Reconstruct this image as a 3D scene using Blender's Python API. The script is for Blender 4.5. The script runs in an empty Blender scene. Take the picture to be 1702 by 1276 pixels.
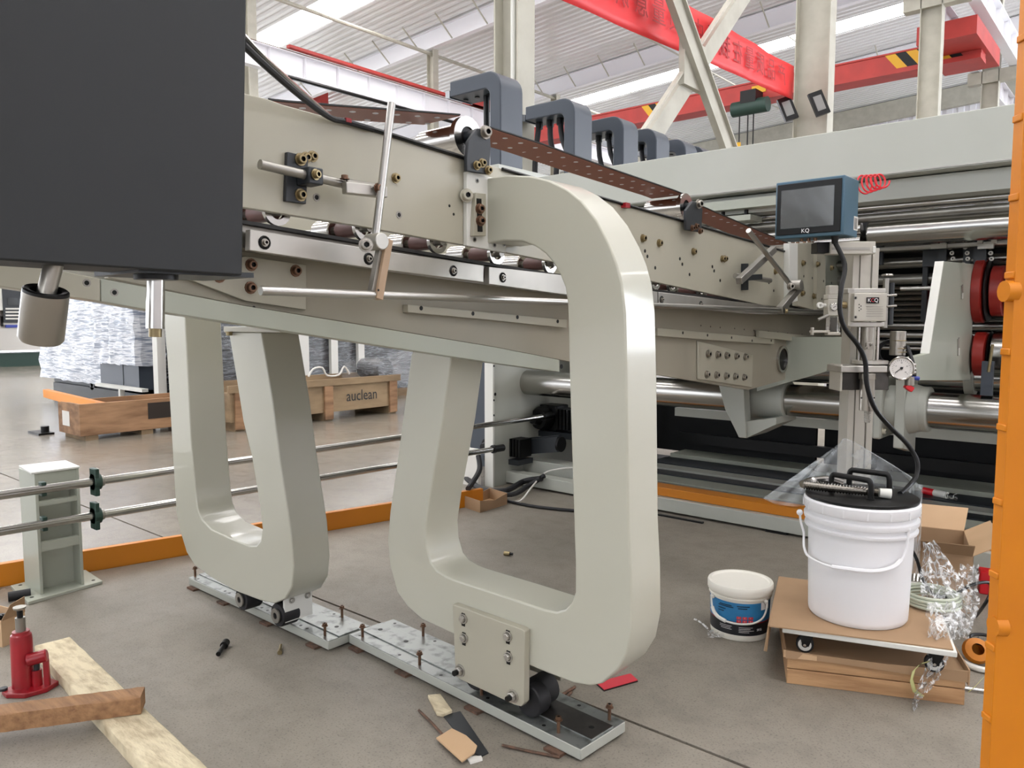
import bpy, bmesh, math, random
from mathutils import Vector as V, Matrix, Quaternion
random.seed(7)
sc = bpy.context.scene
COL = sc.collection
# ------------------------------------------------------------------ camera
FPX, CX, CY, H = 1278.0, 851.0, 638.0, 1.2
TH = math.radians(4.74); YA = math.radians(40.6)
Fh = V((-math.sin(YA), math.cos(YA), 0)); Rh = V((math.cos(YA), math.sin(YA), 0)); Zh = V((0, 0, 1))
FW = Fh*math.cos(TH) - Zh*math.sin(TH); UP = Fh*math.sin(TH) + Zh*math.cos(TH)
CAMP = V((0, 0, H))
cd = bpy.data.cameras.new('camera'); cam = bpy.data.objects.new('camera', cd); COL.objects.link(cam)
cd.sensor_fit = 'HORIZONTAL'; cd.sensor_width = 36; cd.lens = FPX/1702*36; cd.clip_end = 300; cd.clip_start = .02
cam.matrix_world = Matrix(((Rh.x, UP.x, -FW.x, 0), (Rh.y, UP.y, -FW.y, 0), (Rh.z, UP.z, -FW.z, H), (0, 0, 0, 1)))
sc.camera = cam
# ------------------------------------------------------------------ world, exposure
w = bpy.data.worlds.new('world'); sc.world = w; w.use_nodes = True
w.node_tree.nodes['Background'].inputs[0].default_value = (.93, .96, 1, 1)
w.node_tree.nodes['Background'].inputs[1].default_value = .55
sc.view_settings.view_transform = 'Standard'; sc.view_settings.look = 'None'
sc.view_settings.exposure = -0.1; sc.view_settings.gamma = 1
SKYLIGHT = 12.0
WINDOWS = 2.4

def ray(u, v): return FW + Rh*((u-CX)/FPX) - UP*((v-CY)/FPX)
def px(u, v, x): d = ray(u, v); return CAMP + d*(x/d.x)
def py(u, v, y): d = ray(u, v); return CAMP + d*(y/d.y)
def pz(u, v, z=0.0): d = ray(u, v); return CAMP + d*((z-H)/d.z)
def pd(u, v, f):                      # a point f metres ahead of the eye
    d = ray(u, v); return CAMP + d*(f/(d.dot(Fh)))
# ------------------------------------------------------------------ materials
def lin(h):
    if isinstance(h, str):
        c = [int(h[i:i+2], 16)/255 for i in (0, 2, 4)]
    else: c = h
    return tuple(((x/12.92) if x <= .04045 else ((x+.055)/1.055)**2.4) for x in c) + (1,)
MATS = {}
def mat(name, col, rough=.5, metal=0, col2=None, ns=6, nd=3, lo=.35, hi=.65, bump=0, bs=60, coat=0, trans=0, alpha=1, stretch=None, rvar=0, spec=None, ior=None):
    m = bpy.data.materials.new(name); m.use_nodes = True; n = m.node_tree.nodes; L = m.node_tree.links
    b = n['Principled BSDF']; b.inputs['Roughness'].default_value = rough; b.inputs['Metallic'].default_value = metal
    b.inputs['Base Color'].default_value = lin(col)
    if coat: b.inputs['Coat Weight'].default_value = coat; b.inputs['Coat Roughness'].default_value = .08
    if trans: b.inputs['Transmission Weight'].default_value = trans
    if ior: b.inputs['IOR'].default_value = ior
    if alpha < 1: b.inputs['Alpha'].default_value = alpha
    if spec is not None: b.inputs['Specular IOR Level'].default_value = spec
    tc = None
    if col2 or bump or rvar:
        tc = n.new('ShaderNodeTexCoord'); mp = n.new('ShaderNodeMapping'); L.new(tc.outputs['Object'], mp.inputs[0])
        if stretch: mp.inputs['Scale'].default_value = stretch
    if col2 or rvar:
        t = n.new('ShaderNodeTexNoise'); t.inputs['Scale'].default_value = ns; t.inputs['Detail'].default_value = nd
        L.new(mp.outputs[0], t.inputs['Vector'])
        if col2:
            r = n.new('ShaderNodeValToRGB'); r.color_ramp.elements[0].position = lo; r.color_ramp.elements[1].position = hi
            r.color_ramp.elements[0].color = lin(col); r.color_ramp.elements[1].color = lin(col2)
            L.new(t.outputs['Fac'], r.inputs[0]); L.new(r.outputs[0], b.inputs['Base Color'])
        if rvar:
            mr = n.new('ShaderNodeMapRange'); mr.inputs[1].default_value = .3; mr.inputs[2].default_value = .7
            mr.inputs[3].default_value = rough-rvar; mr.inputs[4].default_value = rough+rvar
            L.new(t.outputs['Fac'], mr.inputs[0]); L.new(mr.outputs[0], b.inputs['Roughness'])
    if bump:
        t2 = n.new('ShaderNodeTexNoise'); t2.inputs['Scale'].default_value = bs; t2.inputs['Detail'].default_value = 4
        L.new(mp.outputs[0], t2.inputs['Vector'])
        bp = n.new('ShaderNodeBump'); bp.inputs['Strength'].default_value = bump; bp.inputs['Distance'].default_value = .01
        L.new(t2.outputs['Fac'], bp.inputs['Height']); L.new(bp.outputs[0], b.inputs['Normal'])
    MATS[name] = m; return m
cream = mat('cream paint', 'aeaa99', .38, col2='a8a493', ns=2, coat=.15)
creamshade = mat('shaded cream paint', 'a09a8a', .42, col2='9a9484', ns=2)  # the cream paint, darkened so the lower panel looks in shade
cframe = mat('gloss cream paint', 'bbbaab', .33, col2='b6b5a5', ns=1.5, coat=.5)
sage = mat('pale sage paint', 'a9ada0', .4, col2='a3a799', ns=2, coat=.1)
machine = mat('pale machine paint', 'aeb0a7', .4, col2='a9aba1', ns=2, coat=.1)
whiteedge = mat('white paint', 'd9d9d2', .45)
steelpaint = mat('building steel paint', 'b9b6a8', .55, col2='aeaa9c', ns=4, nd=4)
navy = mat('navy satin paint', '3d444e', .4)
boxnavy = mat('charcoal cabinet paint', '1b1e20', .6, col2='191b1d', ns=2)
black = mat('black plastic', '0e0e0e', .4, spec=.3)
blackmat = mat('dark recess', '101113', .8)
bracketblack = mat('black oxide steel', '24282c', .45)
chrome = mat('polished steel', 'bdbab5', .17, 1)
tubemetal = mat('ground steel tube', 'b3b1ac', .2, 1)
rodmetal = mat('bright rod steel', 'b9b7b2', .3, 1)
alu = mat('brushed aluminium', 'b3b0a9', .38, .85, col2='c4c1ba', ns=5)
aluflat = mat('anodised aluminium', 'b5b1a6', .42, .4, col2='bdb9ae', ns=4)
greysteel = mat('grey steel bar', 'a5a29a', .35, .8, col2='8d8a84', ns=5)
zinc = mat('yellow zinc', '857658', .38, .8, col2='9a8b68', ns=30)
copperz = mat('bronze zinc', '6d5344', .4, .8, col2='806450', ns=30)
nickel = mat('nickel fitting', 'a09b92', .28, .9)
tan = mat('tan bar', 'a98f74', .5)
brownbelt = mat('brown belt', '8f5138', .5)
beltedge = mat('belt edge black', '1c1a19', .6)
brownroll = mat('brown roller sleeve', '5e3b36', .45)
orange = mat('orange paint', 'c47808', .45, col2='bb7006', ns=3)
orangepost = mat('yellow orange paint', 'd27e00', .5, col2='ca7700', ns=5)
bluebox = mat('blue enclosure paint', '456478', .45, col2='40606f', ns=4)
redpaint = mat('red jack paint', '9e1220', .35, col2='85101a', ns=10, coat=.2)
redcrane = mat('red crane paint', 'b93a33', .55, col2='a8352f', ns=2)
redsat = mat('red satin cloth', 'ee2b30', .45, col2='e32328', ns=1.5)
redtext = mat('dark red print', 'a8191d', .6)
reddisc = mat('red anodised disc', '9b2a22', .35, col2='8a241e', ns=6)
redplastic = mat('red plastic', 'd01c28', .35)
blueplastic = mat('blue plastic', '2b3b93', .4)
glassy = mat('clear plastic', 'ffffff', .05, trans=1, ior=1.3)
gaugeface = mat('dial white', 'd8d4cf', .5)
pail = mat('white pail plastic', 'e8e8ea', .38, coat=.1)
pailcream = mat('ivory pail plastic', 'e9e6db', .4)
lblue = mat('blue label', '2f7fb4', .4, col2='2a75a8', ns=6)
lblack = mat('black label', '15181e', .4)
lwhite = mat('white print', 'e6e6e6', .5)
lred = mat('red print', 'c33a45', .5)
card = mat('cardboard', 'a98a6a', .8, col2='9f8162', ns=4)
cardlight = mat('light cardboard', 'c9a884', .8, col2='bf9f7b', ns=4)
ply = mat('plywood', 'a5805e', .75, col2='75563b', ns=6, nd=6, stretch=(1, .35, 2))
plyold = mat('weathered plywood', '9c8566', .8, col2='66533c', ns=5, nd=7, stretch=(1, .4, 1.4), lo=.3, hi=.75)
soot = mat('black spray patch', '2c241e', .8)
boardpale = mat('pale weathered timber', 'd9cdae', .8, col2='a8977a', ns=14, nd=8, lo=.42, hi=.75, stretch=(1, 3, 1), bump=.4, bs=40)
boardbrown = mat('brown timber', 'a27a53', .75, col2='6b4a31', ns=12, nd=7, lo=.35, hi=.8, stretch=(.6, 4, 4), bump=.35, bs=40)
cratewood = mat('crate pine', 'bd956b', .7, col2='835a38', ns=9, nd=6, lo=.4, hi=.85, stretch=(.5, .5, 4), bump=.15)
filmw = mat('stretch film', 'd9dce3', .3, alpha=.93, col2='7f8794', ns=2.0, nd=10, stretch=(1, 1, 7), lo=.42, hi=.62, bump=1, bs=3)
filmdark = mat('film over dark goods', '1d1e20', .2, col2='8d9196', ns=2.6, nd=9, stretch=(1, 1, 9), lo=.55, hi=.8, bump=.8, bs=3)
bagfilm = mat('frosted bag film', 'dfe6ea', .3, alpha=.26, bump=.3, bs=8)
clearfilm = mat('crinkled clear film', 'f4f6f6', .12, alpha=.22, bump=1, bs=25)
sheetfilm = mat('smooth clear film', 'e8ecec', .06, alpha=.1)
tubing = mat('clear tubing', 'd5dcc9', .15, alpha=.75)
rubber = mat('black rubber', '17171a', .6)
screenm = mat('dark screen glass', '2c3030', .08)
darkgreen = mat('dark green casting', '1f3a31', .5)
paperw = mat('white paper', 'd9d7d0', .7)
stainless = mat('stainless cabinet', 'a9a49c', .35, .7)
wallm = mat('white wall sheet', 'efeef2', .5)
roofm = mat('white roof liner sheet', 'e4e3e3', .16, .0, coat=.6)
railtop = mat('machined plate', '989c99', .33, .75, col2='5f6461', ns=22, nd=8, lo=.5, hi=.72)
stripdark = mat('oily steel strip', '4a4846', .3, .8, col2='5d5a57', ns=12)
rustm = mat('rusty steel', '4c3b30', .8, col2='6e5140', ns=40)
def wrinkle(m, sc_, lo, hi):
    n = m.node_tree.nodes; L = m.node_tree.links; b = n['Principled BSDF']; tc = n.new('ShaderNodeTexCoord')
    t = n.new('ShaderNodeTexNoise'); t.inputs['Scale'].default_value = sc_; t.inputs['Detail'].default_value = 5; L.new(tc.outputs['Object'], t.inputs['Vector'])
    r = n.new('ShaderNodeValToRGB'); e = r.color_ramp.elements; e[0].position = .42; e[0].color = (lo,)*3+(1,); e[1].position = .5; e[1].color = (hi,)*3+(1,)
    e2 = e.new(.58); e2.color = (lo,)*3+(1,); L.new(t.outputs['Fac'], r.inputs[0]); L.new(r.outputs[0], b.inputs['Alpha'])
def streaks(m, base, hi, sc_=3.0, zs=11, w_=.06):
    n = m.node_tree.nodes; L = m.node_tree.links; b = n['Principled BSDF']; tc = n.new('ShaderNodeTexCoord'); prev = None
    for k, rot in enumerate((.16, -.2, .05)):
        mp = n.new('ShaderNodeMapping'); mp.inputs['Rotation'].default_value = (rot, rot*.6, 0); mp.inputs['Scale'].default_value = (1, 1, zs); mp.inputs['Location'].default_value = (k*3.1, k*1.7, 0)
        t = n.new('ShaderNodeTexNoise'); t.inputs['Scale'].default_value = sc_*(1+.3*k); t.inputs['Detail'].default_value = 4
        r = n.new('ShaderNodeValToRGB'); e = r.color_ramp.elements; e[0].position = .5-w_; e[0].color = (0, 0, 0, 1); e[1].position = .5; e[1].color = (1, 1, 1, 1); e.new(.5+w_).color = (0, 0, 0, 1)
        L.new(tc.outputs['Object'], mp.inputs[0]); L.new(mp.outputs[0], t.inputs['Vector']); L.new(t.outputs['Fac'], r.inputs[0])
        if prev is None: prev = r.outputs[0]
        else:
            a = n.new('ShaderNodeMath'); a.operation = 'MAXIMUM'; L.new(prev, a.inputs[0]); L.new(r.outputs[0], a.inputs[1]); prev = a.outputs[0]
    x = n.new('ShaderNodeMix'); x.data_type = 'RGBA'; x.inputs[6].default_value = lin(base); x.inputs[7].default_value = lin(hi); L.new(prev, x.inputs[0])
    for l in list(b.inputs['Base Color'].links): L.remove(l)
    L.new(x.outputs[2], b.inputs['Base Color'])
streaks(filmw, '8f98a8', 'f2f4f8', 1.1, 13, .05); streaks(filmdark, '141517', '7c8085', 1.4, 11, .018)
gfilm = mat('goods wrap film', 'e0e3e6', .15, alpha=.08, bump=.6, bs=6)
wrinkle(clearfilm, 26, .1, .85); wrinkle(bagfilm, 5, .2, .42)
# floor
fl = bpy.data.materials.new('polished concrete'); fl.use_nodes = True
n = fl.node_tree.nodes; L = fl.node_tree.links; b = n['Principled BSDF']
tc = n.new('ShaderNodeTexCoord')
def noise(s, d, rough=.5, stretch=None):
    t = n.new('ShaderNodeTexNoise'); t.inputs['Scale'].default_value = s; t.inputs['Detail'].default_value = d; t.inputs['Roughness'].default_value = rough
    mp = n.new('ShaderNodeMapping'); L.new(tc.outputs['Object'], mp.inputs[0]); L.new(mp.outputs[0], t.inputs['Vector'])
    if stretch: mp.inputs['Scale'].default_value = stretch
    return t
def ramp(src, stops):
    r = n.new('ShaderNodeValToRGB'); e = r.color_ramp.elements
    while len(e) < len(stops): e.new(.5)
    for i, (p, c) in enumerate(stops): e[i].position = p; e[i].color = lin(c) if isinstance(c, str) else (c, c, c, 1)
    L.new(src, r.inputs[0]); return r
big = ramp(noise(.7, 6).outputs['Fac'], [(.3, '7b756a'), (.5, '888176'), (.72, '938c80')])
med = ramp(noise(9, 9, .7).outputs['Fac'], [(.3, .72), (.55, 1.0)])
fine = ramp(noise(150, 3, .6).outputs['Fac'], [(.33, .35), (.45, 1.0)])
mx = n.new('ShaderNodeMix'); mx.data_type = 'RGBA'; mx.blend_type = 'MULTIPLY'; mx.inputs[0].default_value = .75
L.new(big.outputs[0], mx.inputs[6]); L.new(med.outputs[0], mx.inputs[7])
mx2 = n.new('ShaderNodeMix'); mx2.data_type = 'RGBA'; mx2.blend_type = 'MULTIPLY'; mx2.inputs[0].default_value = .6
L.new(mx.outputs[2], mx2.inputs[6]); L.new(fine.outputs[0], mx2.inputs[7]); L.new(mx2.outputs[2], b.inputs['Base Color'])
# ground floor beyond the orange kick plate is polished, the work bay is worn and matt
sx = n.new('ShaderNodeSeparateXYZ'); L.new(tc.outputs['Object'], sx.inputs[0])
mr = n.new('ShaderNodeMapRange'); mr.inputs[1].default_value = -4.1; mr.inputs[2].default_value = -3.4; mr.inputs[3].default_value = .06; mr.inputs[4].default_value = .42
L.new(sx.outputs[0], mr.inputs[0])
rn = noise(3, 6); ad = n.new('ShaderNodeMath'); ad.operation = 'MULTIPLY_ADD'; ad.inputs[1].default_value = .25; L.new(rn.outputs['Fac'], ad.inputs[0]); L.new(mr.outputs[0], ad.inputs[2])
L.new(ad.outputs[0], b.inputs['Roughness'])
bp = n.new('ShaderNodeBump'); bp.inputs['Strength'].default_value = .25; bp.inputs['Distance'].default_value = .004
L.new(noise(60, 5, .6).outputs['Fac'], bp.inputs['Height']); L.new(bp.outputs[0], b.inputs['Normal'])
skym = bpy.data.materials.new('daylit skylight sheet'); skym.use_nodes = True
sb = skym.node_tree.nodes['Principled BSDF']; sb.inputs['Base Color'].default_value = (.8, .8, .8, 1)
sb.inputs['Emission Color'].default_value = (1, .975, .97, 1); sb.inputs['Emission Strength'].default_value = SKYLIGHT
winm = bpy.data.materials.new('bright window glass'); winm.use_nodes = True
sb = winm.node_tree.nodes['Principled BSDF']; sb.inputs['Base Color'].default_value = (.8, .8, .8, 1)
sb.inputs['Emission Color'].default_value = (.86, .92, 1, 1); sb.inputs['Emission Strength'].default_value = WINDOWS
winl = winm.copy(); winl.name = 'bright far window glass'; winl.node_tree.nodes['Principled BSDF'].inputs['Emission Strength'].default_value = WINDOWS*4  # far side windows, and the added fill panels on the near side wall
# crane hazard stripes are flat paint
lampm = bpy.data.materials.new('lamp glass'); lampm.use_nodes = True
lampm.node_tree.nodes['Principled BSDF'].inputs['Base Color'].default_value = (.25, .25, .24, 1)
# ------------------------------------------------------------------ mesh builder
LOC = {}
def frame(d):
    d = d.normalized(); a = V((0, 0, 1)) if abs(d.z) < .9 else V((1, 0, 0))
    s = a.cross(d).normalized(); t = d.cross(s); return s, t, d
class M:
    def __init__(s): s.bm = bmesh.new(); s.mi = 0
    def _f(s, vs):
        try: f = s.bm.faces.new(vs); f.material_index = s.mi; return f
        except ValueError: return None
    def slot(s, i): s.mi = i; return s
    def hexa(s, p):            # 8 points: bottom 4, top 4
        v = [s.bm.verts.new(q) for q in p]
        for f in ((3, 2, 1, 0), (4, 5, 6, 7), (0, 1, 5, 4), (1, 2, 6, 5), (2, 3, 7, 6), (3, 0, 4, 7)): s._f([v[i] for i in f])
        return s
    def box(s, x0, x1, y0, y1, z0, z1):
        return s.hexa([(x0, y0, z0), (x1, y0, z0), (x1, y1, z0), (x0, y1, z0), (x0, y0, z1), (x1, y0, z1), (x1, y1, z1), (x0, y1, z1)])
    def obox(s, c, a, b_, c_):  # centre, three half axes
        c = V(c); a = V(a); b_ = V(b_); c_ = V(c_)
        return s.hexa([c-a-b_-c_, c+a-b_-c_, c+a+b_-c_, c-a+b_-c_, c-a-b_+c_, c+a-b_+c_, c+a+b_+c_, c-a+b_+c_])
    def bar(s, p, q, w, h, up=(0, 0, 1)):
        p = V(p); q = V(q); d = q-p; up = V(up); sd = d.cross(up).normalized(); u2 = sd.cross(d).normalized()
        return s.obox((p+q)/2, d/2, sd*w/2, u2*h/2)
    def prism(s, pts, vec):
        vec = V(vec); a = [s.bm.verts.new(V(p)) for p in pts]; b_ = [s.bm.verts.new(V(p)+vec) for p in pts]
        k = len(pts); s._f(a[::-1]); s._f(b_)
        for i in range(k): s._f([a[i], a[(i+1) % k], b_[(i+1) % k], b_[i]])
        return s
    def cyl(s, p, q, r, r2=None, n=16, cap=True):
        p = V(p); q = V(q); r2 = r if r2 is None else r2; x, y, d = frame(q-p)
        A = []; B_ = []
        for i in range(n):
            a = 2*math.pi*i/n; o = x*math.cos(a)+y*math.sin(a)
            A.append(s.bm.verts.new(p+o*r)); B_.append(s.bm.verts.new(q+o*r2))
        for i in range(n): s._f([A[i], A[(i+1) % n], B_[(i+1) % n], B_[i]])
        if cap: s._f(A[::-1]); s._f(B_)
        return s
    def lathe(s, o, ax, prof, n=24):
        o = V(o); x, y, d = frame(V(ax)); rings = []
        for r, h in prof:
            if r < 1e-6: rings.append([s.bm.verts.new(o+d*h)])
            else: rings.append([s.bm.verts.new(o+d*h+(x*math.cos(2*math.pi*i/n)+y*math.sin(2*math.pi*i/n))*r) for i in range(n)])
        for A, B_ in zip(rings, rings[1:]):
            for i in range(n):
                j = (i+1) % n
                if len(A) == 1 and len(B_) == 1: continue
                if len(A) == 1: s._f([A[0], B_[j], B_[i]])
                elif len(B_) == 1: s._f([A[i], A[j], B_[0]])
                else: s._f([A[i], A[j], B_[j], B_[i]])
        return s
    def tube(s, pts, r, n=8, smooth=3, closed=False, cap=True):
        pts = [V(p) for p in pts]
        if smooth and len(pts) > 2:
            o = []; k = len(pts)
            for i in range(k if closed else k-1):
                p0 = pts[(i-1) % k] if (closed or i > 0) else pts[0]; p1 = pts[i]; p2 = pts[(i+1) % k]; p3 = pts[(i+2) % k] if (closed or i+2 < k) else pts[-1]
                for j in range(smooth):
                    t = j/smooth
                    o.append(.5*((2*p1)+(p2-p0)*t+(2*p0-5*p1+4*p2-p3)*t*t+(3*p1-p0-3*p2+p3)*t*t*t))
            if not closed: o.append(pts[-1])
            pts = o
        k = len(pts); rings = []; x = None
        for i in range(k):
            if closed: d = (pts[(i+1) % k]-pts[i-1]).normalized()
            else: d = (pts[min(i+1, k-1)]-pts[max(i-1, 0)]).normalized()
            if x is None: x, y, _ = frame(d)
            else:
                x = (x-d*x.dot(d)); x = x.normalized() if x.length > 1e-6 else frame(d)[0]; y = d.cross(x)
            rings.append([s.bm.verts.new(pts[i]+(x*math.cos(2*math.pi*a/n)+y*math.sin(2*math.pi*a/n))*r) for a in range(n)])
        for i in range(k if closed else k-1):
            A = rings[i]; B_ = rings[(i+1) % k]
            for a in range(n): s._f([A[a], A[(a+1) % n], B_[(a+1) % n], B_[a]])
        if cap and not closed: s._f(rings[0][::-1]); s._f(rings[-1])
        return s
    def sph(s, c, r, sc_=(1, 1, 1), seg=12, rings=8):
        c = V(c); g = []
        for i in range(rings+1):
            t = math.pi*i/rings
            if i in (0, rings): g.append([s.bm.verts.new(c+V((0, 0, r*math.cos(t)*sc_[2])))])
            else: g.append([s.bm.verts.new(c+V((r*math.sin(t)*math.cos(2*math.pi*j/seg)*sc_[0], r*math.sin(t)*math.sin(2*math.pi*j/seg)*sc_[1], r*math.cos(t)*sc_[2]))) for j in range(seg)])
        for A, B_ in zip(g, g[1:]):
            for j in range(seg):
                k = (j+1) % seg
                if len(A) == 1: s._f([A[0], B_[j], B_[k]])
                elif len(B_) == 1: s._f([A[j], B_[0], A[k]])
                else: s._f([A[j], B_[j], B_[k], A[k]])
        return s
    def grid(s, rows, closed=False):
        g = [[s.bm.verts.new(V(p)) for p in r] for r in rows]
        for A, B_ in zip(g, g[1:]):
            m = len(A)
            for j in range(m if closed else m-1): s._f([A[j], A[(j+1) % m], B_[(j+1) % m], B_[j]])
        return s
    def build(s, name, mats, parent=None, bevel=0, seg=2, ang=35, off=None):
        bm = s.bm
        bmesh.ops.recalc_face_normals(bm, faces=bm.faces)
        if off is None:
            if parent is not None: off = LOC[root(parent).name]
            else:
                bb = [v.co for v in bm.verts]; off = V(((min(c.x for c in bb)+max(c.x for c in bb))/2, (min(c.y for c in bb)+max(c.y for c in bb))/2, min(c.z for c in bb)))
        bmesh.ops.translate(bm, verts=bm.verts, vec=-off)
        me = bpy.data.meshes.new(name); bm.to_mesh(me); bm.free()
        for m in (mats if isinstance(mats, (list, tuple)) else [mats]): me.materials.append(m)
        me.polygons.foreach_set('use_smooth', [True]*len(me.polygons)); me.set_sharp_from_angle(angle=math.radians(ang))
        o = bpy.data.objects.new(name, me); COL.objects.link(o)
        if parent is not None: o.parent = parent
        else: o.location = off; LOC[o.name] = off
        if bevel:
            md = o.modifiers.new('bevel', 'BEVEL'); md.width = bevel; md.segments = seg; md.limit_method = 'ANGLE'; md.angle_limit = math.radians(40); md.harden_normals = False
        return o
def root(o):
    while o.parent: o = o.parent
    return o
def tag(o, label=None, cat=None, group=None, kind=None):
    if label: o['label'] = label
    if cat: o['category'] = cat
    if group: o['group'] = group
    if kind: o['kind'] = kind
    return o
def thing(name, loc, label, cat, group=None):
    o = bpy.data.objects.new(name, None); COL.objects.link(o); o.empty_display_size = .1
    o.location = V(loc); LOC[o.name] = V(loc); return tag(o, label, cat, group)
def inst(src_mesh, name, pos, d, parent, size=1.0, spin=0):
    o = bpy.data.objects.new(name, src_mesh); COL.objects.link(o); o.parent = parent
    o.location = V(pos)-LOC[root(parent).name]
    o.rotation_mode = 'QUATERNION'; o.rotation_quaternion = V((0, 0, 1)).rotation_difference(V(d)) @ Quaternion((0, 0, 1), spin)
    o.scale = (size,)*3; return o
def dup(o, delta):
    c = o.copy(); COL.objects.link(c); c.location = o.location+V(delta); LOC[c.name] = LOC[o.name]+V(delta)
    for ch in o.children:
        k = ch.copy(); COL.objects.link(k); k.parent = c
        for g in ch.children:
            q = g.copy(); COL.objects.link(q); q.parent = k
    return c
def protomesh(m, mats):
    bmesh.ops.recalc_face_normals(m.bm, faces=m.bm.faces); me = bpy.data.meshes.new('bolt'); m.bm.to_mesh(me); m.bm.free()
    for k in mats: me.materials.append(k)
    me.polygons.foreach_set('use_smooth', [True]*len(me.polygons)); me.set_sharp_from_angle(angle=math.radians(35)); return me
def socketbolt(mt):     # unit radius head with washer and hexagon socket
    m = M(); m.lathe((0, 0, 0), (0, 0, 1), [(1.4, 0), (1.4, .25), (1, .25), (1, 1.15), (.88, 1.25), (.55, 1.25)], 12)
    m.slot(1).lathe((0, 0, 0), (0, 0, 1), [(.55, 1.25), (.5, .7), (0, .7)], 6); return protomesh(m, [mt, black])
SB_Z, SB_C, SB_B, SB_G, SB_P = [socketbolt(k) for k in (zinc, copperz, bracketblack, nickel, cream)]
mm = M(); mm.lathe((0, 0, 0), (0, 0, 1), [(1, 0), (1, .12), (.6, .12), (.6, .02)], 12); mm.slot(1).lathe((0, 0, 0), (0, 0, 1), [(.6, .06), (0, .06)], 12)
HOLE = protomesh(mm, [greysteel, black])
mm = M(); mm.cyl((0, 0, 0), (0, 0, .08), 1, n=12); PLAINHOLE = protomesh(mm, [black])
mm = M(); mm.lathe((0, 0, 0), (0, 0, 1), [(1.45, 0), (1.45, .25), (1.1, .25)], 14); mm.lathe((0, 0, .25), (0, 0, 1), [(1, 0), (1, .7), (.85, .85), (0, .85)], 6); HEX = protomesh(mm, [alu])
def text(s, size, m, o, right, up, parent, name='lettering', ext=.0004, sx_=1.0, mirror=False, label=None):
    c = bpy.data.curves.new('t', 'FONT'); c.body = s; c.size = size; c.extrude = ext; c.align_x = 'CENTER'; c.align_y = 'CENTER'; c.resolution_u = 2
    to = bpy.data.objects.new('t', c); COL.objects.link(to); bpy.context.view_layer.update()
    me = bpy.data.meshes.new_from_object(to.evaluated_get(bpy.context.evaluated_depsgraph_get())); bpy.data.objects.remove(to); bpy.data.curves.remove(c)
    r = V(right).normalized(); u = V(up).normalized(); nn = r.cross(u)
    if mirror: r = -r
    off = LOC[root(parent).name]
    for v in me.vertices: v.co = V(o)-off + r*v.co.x*sx_ + u*v.co.y + nn*v.co.z
    me.materials.clear(); me.materials.append(m)
    ob = bpy.data.objects.new(name, me); COL.objects.link(ob); ob.parent = parent
    if label: ob['label'] = label
    return ob
def P2(pts, fn, c): return [fn(u, v, c) for u, v in pts]
# ================================================================== BUILDING
def roofz(x): return 10.85+.05*(x+19.4)
def struct(o, label=None): return tag(o, label, None, None, 'structure')
floor = struct(M().box(-52, 14, -14, 42, -.2, -.012).build('floor', fl, off=V((0, 0, 0))), 'grey concrete factory floor with saw cut joints')
LOC['floor'] = V((0, 0, 0))
ys = [-14, -6, 1.915, 9.8, 17.7, 25.6, 33.5, 42]; xs = [-52, -36, -28, -20, -12.2, 3.2, 14]
gj = .006
for a0, a1 in zip(ys, ys[1:]):
    for b0, b1 in zip(xs, xs[1:]):
        M().box(b0+gj, b1-gj, a0+gj, a1-gj, -.012, 0).build('floor_slab', fl, floor)
# corrugated roof liner, laid round the skylight strips
sky = [(-5.2, -4.0), (.8, 2.0), (7.6, 8.8), (14.5, 15.7), (27.9, 29.1)]
RX0, RX1 = -50, 13
def roofprof(y0, y1):
    p = []; y = y0; k = 0
    while y < y1-.001:
        e = min(y+.3, y1); p += [(y, 0), (y+(e-y)*.4, 0), (y+(e-y)*.55, .07), (y+(e-y)*.85, .07)]; y = e
    return p+[(y1, 0)]
spans = []; prev = -13.5
for a_, b_ in sky: spans.append((prev, a_)); prev = b_
spans.append((prev, 39.4))
m = M()
for a_, b_ in spans:
    pr = roofprof(a_, b_)
    m.grid([[(RX0, y, roofz(RX0)+dz) for y, dz in pr], [(RX1, y, roofz(RX1)+dz) for y, dz in pr]])
    m.grid([[(RX0, y, roofz(RX0)+.14) for y in (a_, b_)], [(RX1, y, roofz(RX1)+.14) for y in (a_, b_)]])
ceil = struct(m.build('ceiling', roofm), 'white ribbed metal roof liner of the hall')
for i, (a_, b_) in enumerate(sky):
    m = M()
    m.prism([(RX0, a_, roofz(RX0)+.05), (RX1, a_, roofz(RX1)+.05), (RX1, b_, roofz(RX1)+.05), (RX0, b_, roofz(RX0)+.05)], (0, 0, .02))
    o = m.build('window_%d' % (i+1), skym); struct(o, 'bright roof skylight strip')
    for k in range(9):
        x = RX0+3+k*7.2
        M().box(x, x+.05, a_, b_, roofz(x)+.02, roofz(x)+.05).build('glazing_bar', steelpaint, o)
# walls
def ribwall(name, p0, p1, z0, z1, step, label):
    p0 = V(p0); p1 = V(p1); d = (p1-p0); Lg = d.length; d.normalize(); nn = V((-d.y, d.x, 0)); k = int(Lg/step); r0 = []; r1 = []
    for i in range(k):
        for f_, o_ in ((0, 0), (.5, 0), (.56, .06), (.94, .06)):
            q = p0+d*(i+f_)*step+nn*o_; r0.append(q+V((0, 0, z0))); r1.append(q+V((0, 0, z1(q.x) if callable(z1) else z1)))
    return struct(M().grid([r0, r1]).build(name, wallm), label)
ribwall('wall_back', (RX0, 39.2, 0), (RX1, 39.2, 0), 0, lambda x: roofz(x), .45, 'white ribbed end wall far beyond the machines')
ribwall('wall_left', (RX0, -13.5, 0), (RX0, 39.2, 0), 0, lambda x: roofz(x), .45, 'white ribbed side wall of the next bay')
ribwall('wall_right', (RX1, 39.2, 0), (RX1, -13.5, 0), 0, lambda x: roofz(x), .45, 'white ribbed side wall on the near side')
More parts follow.
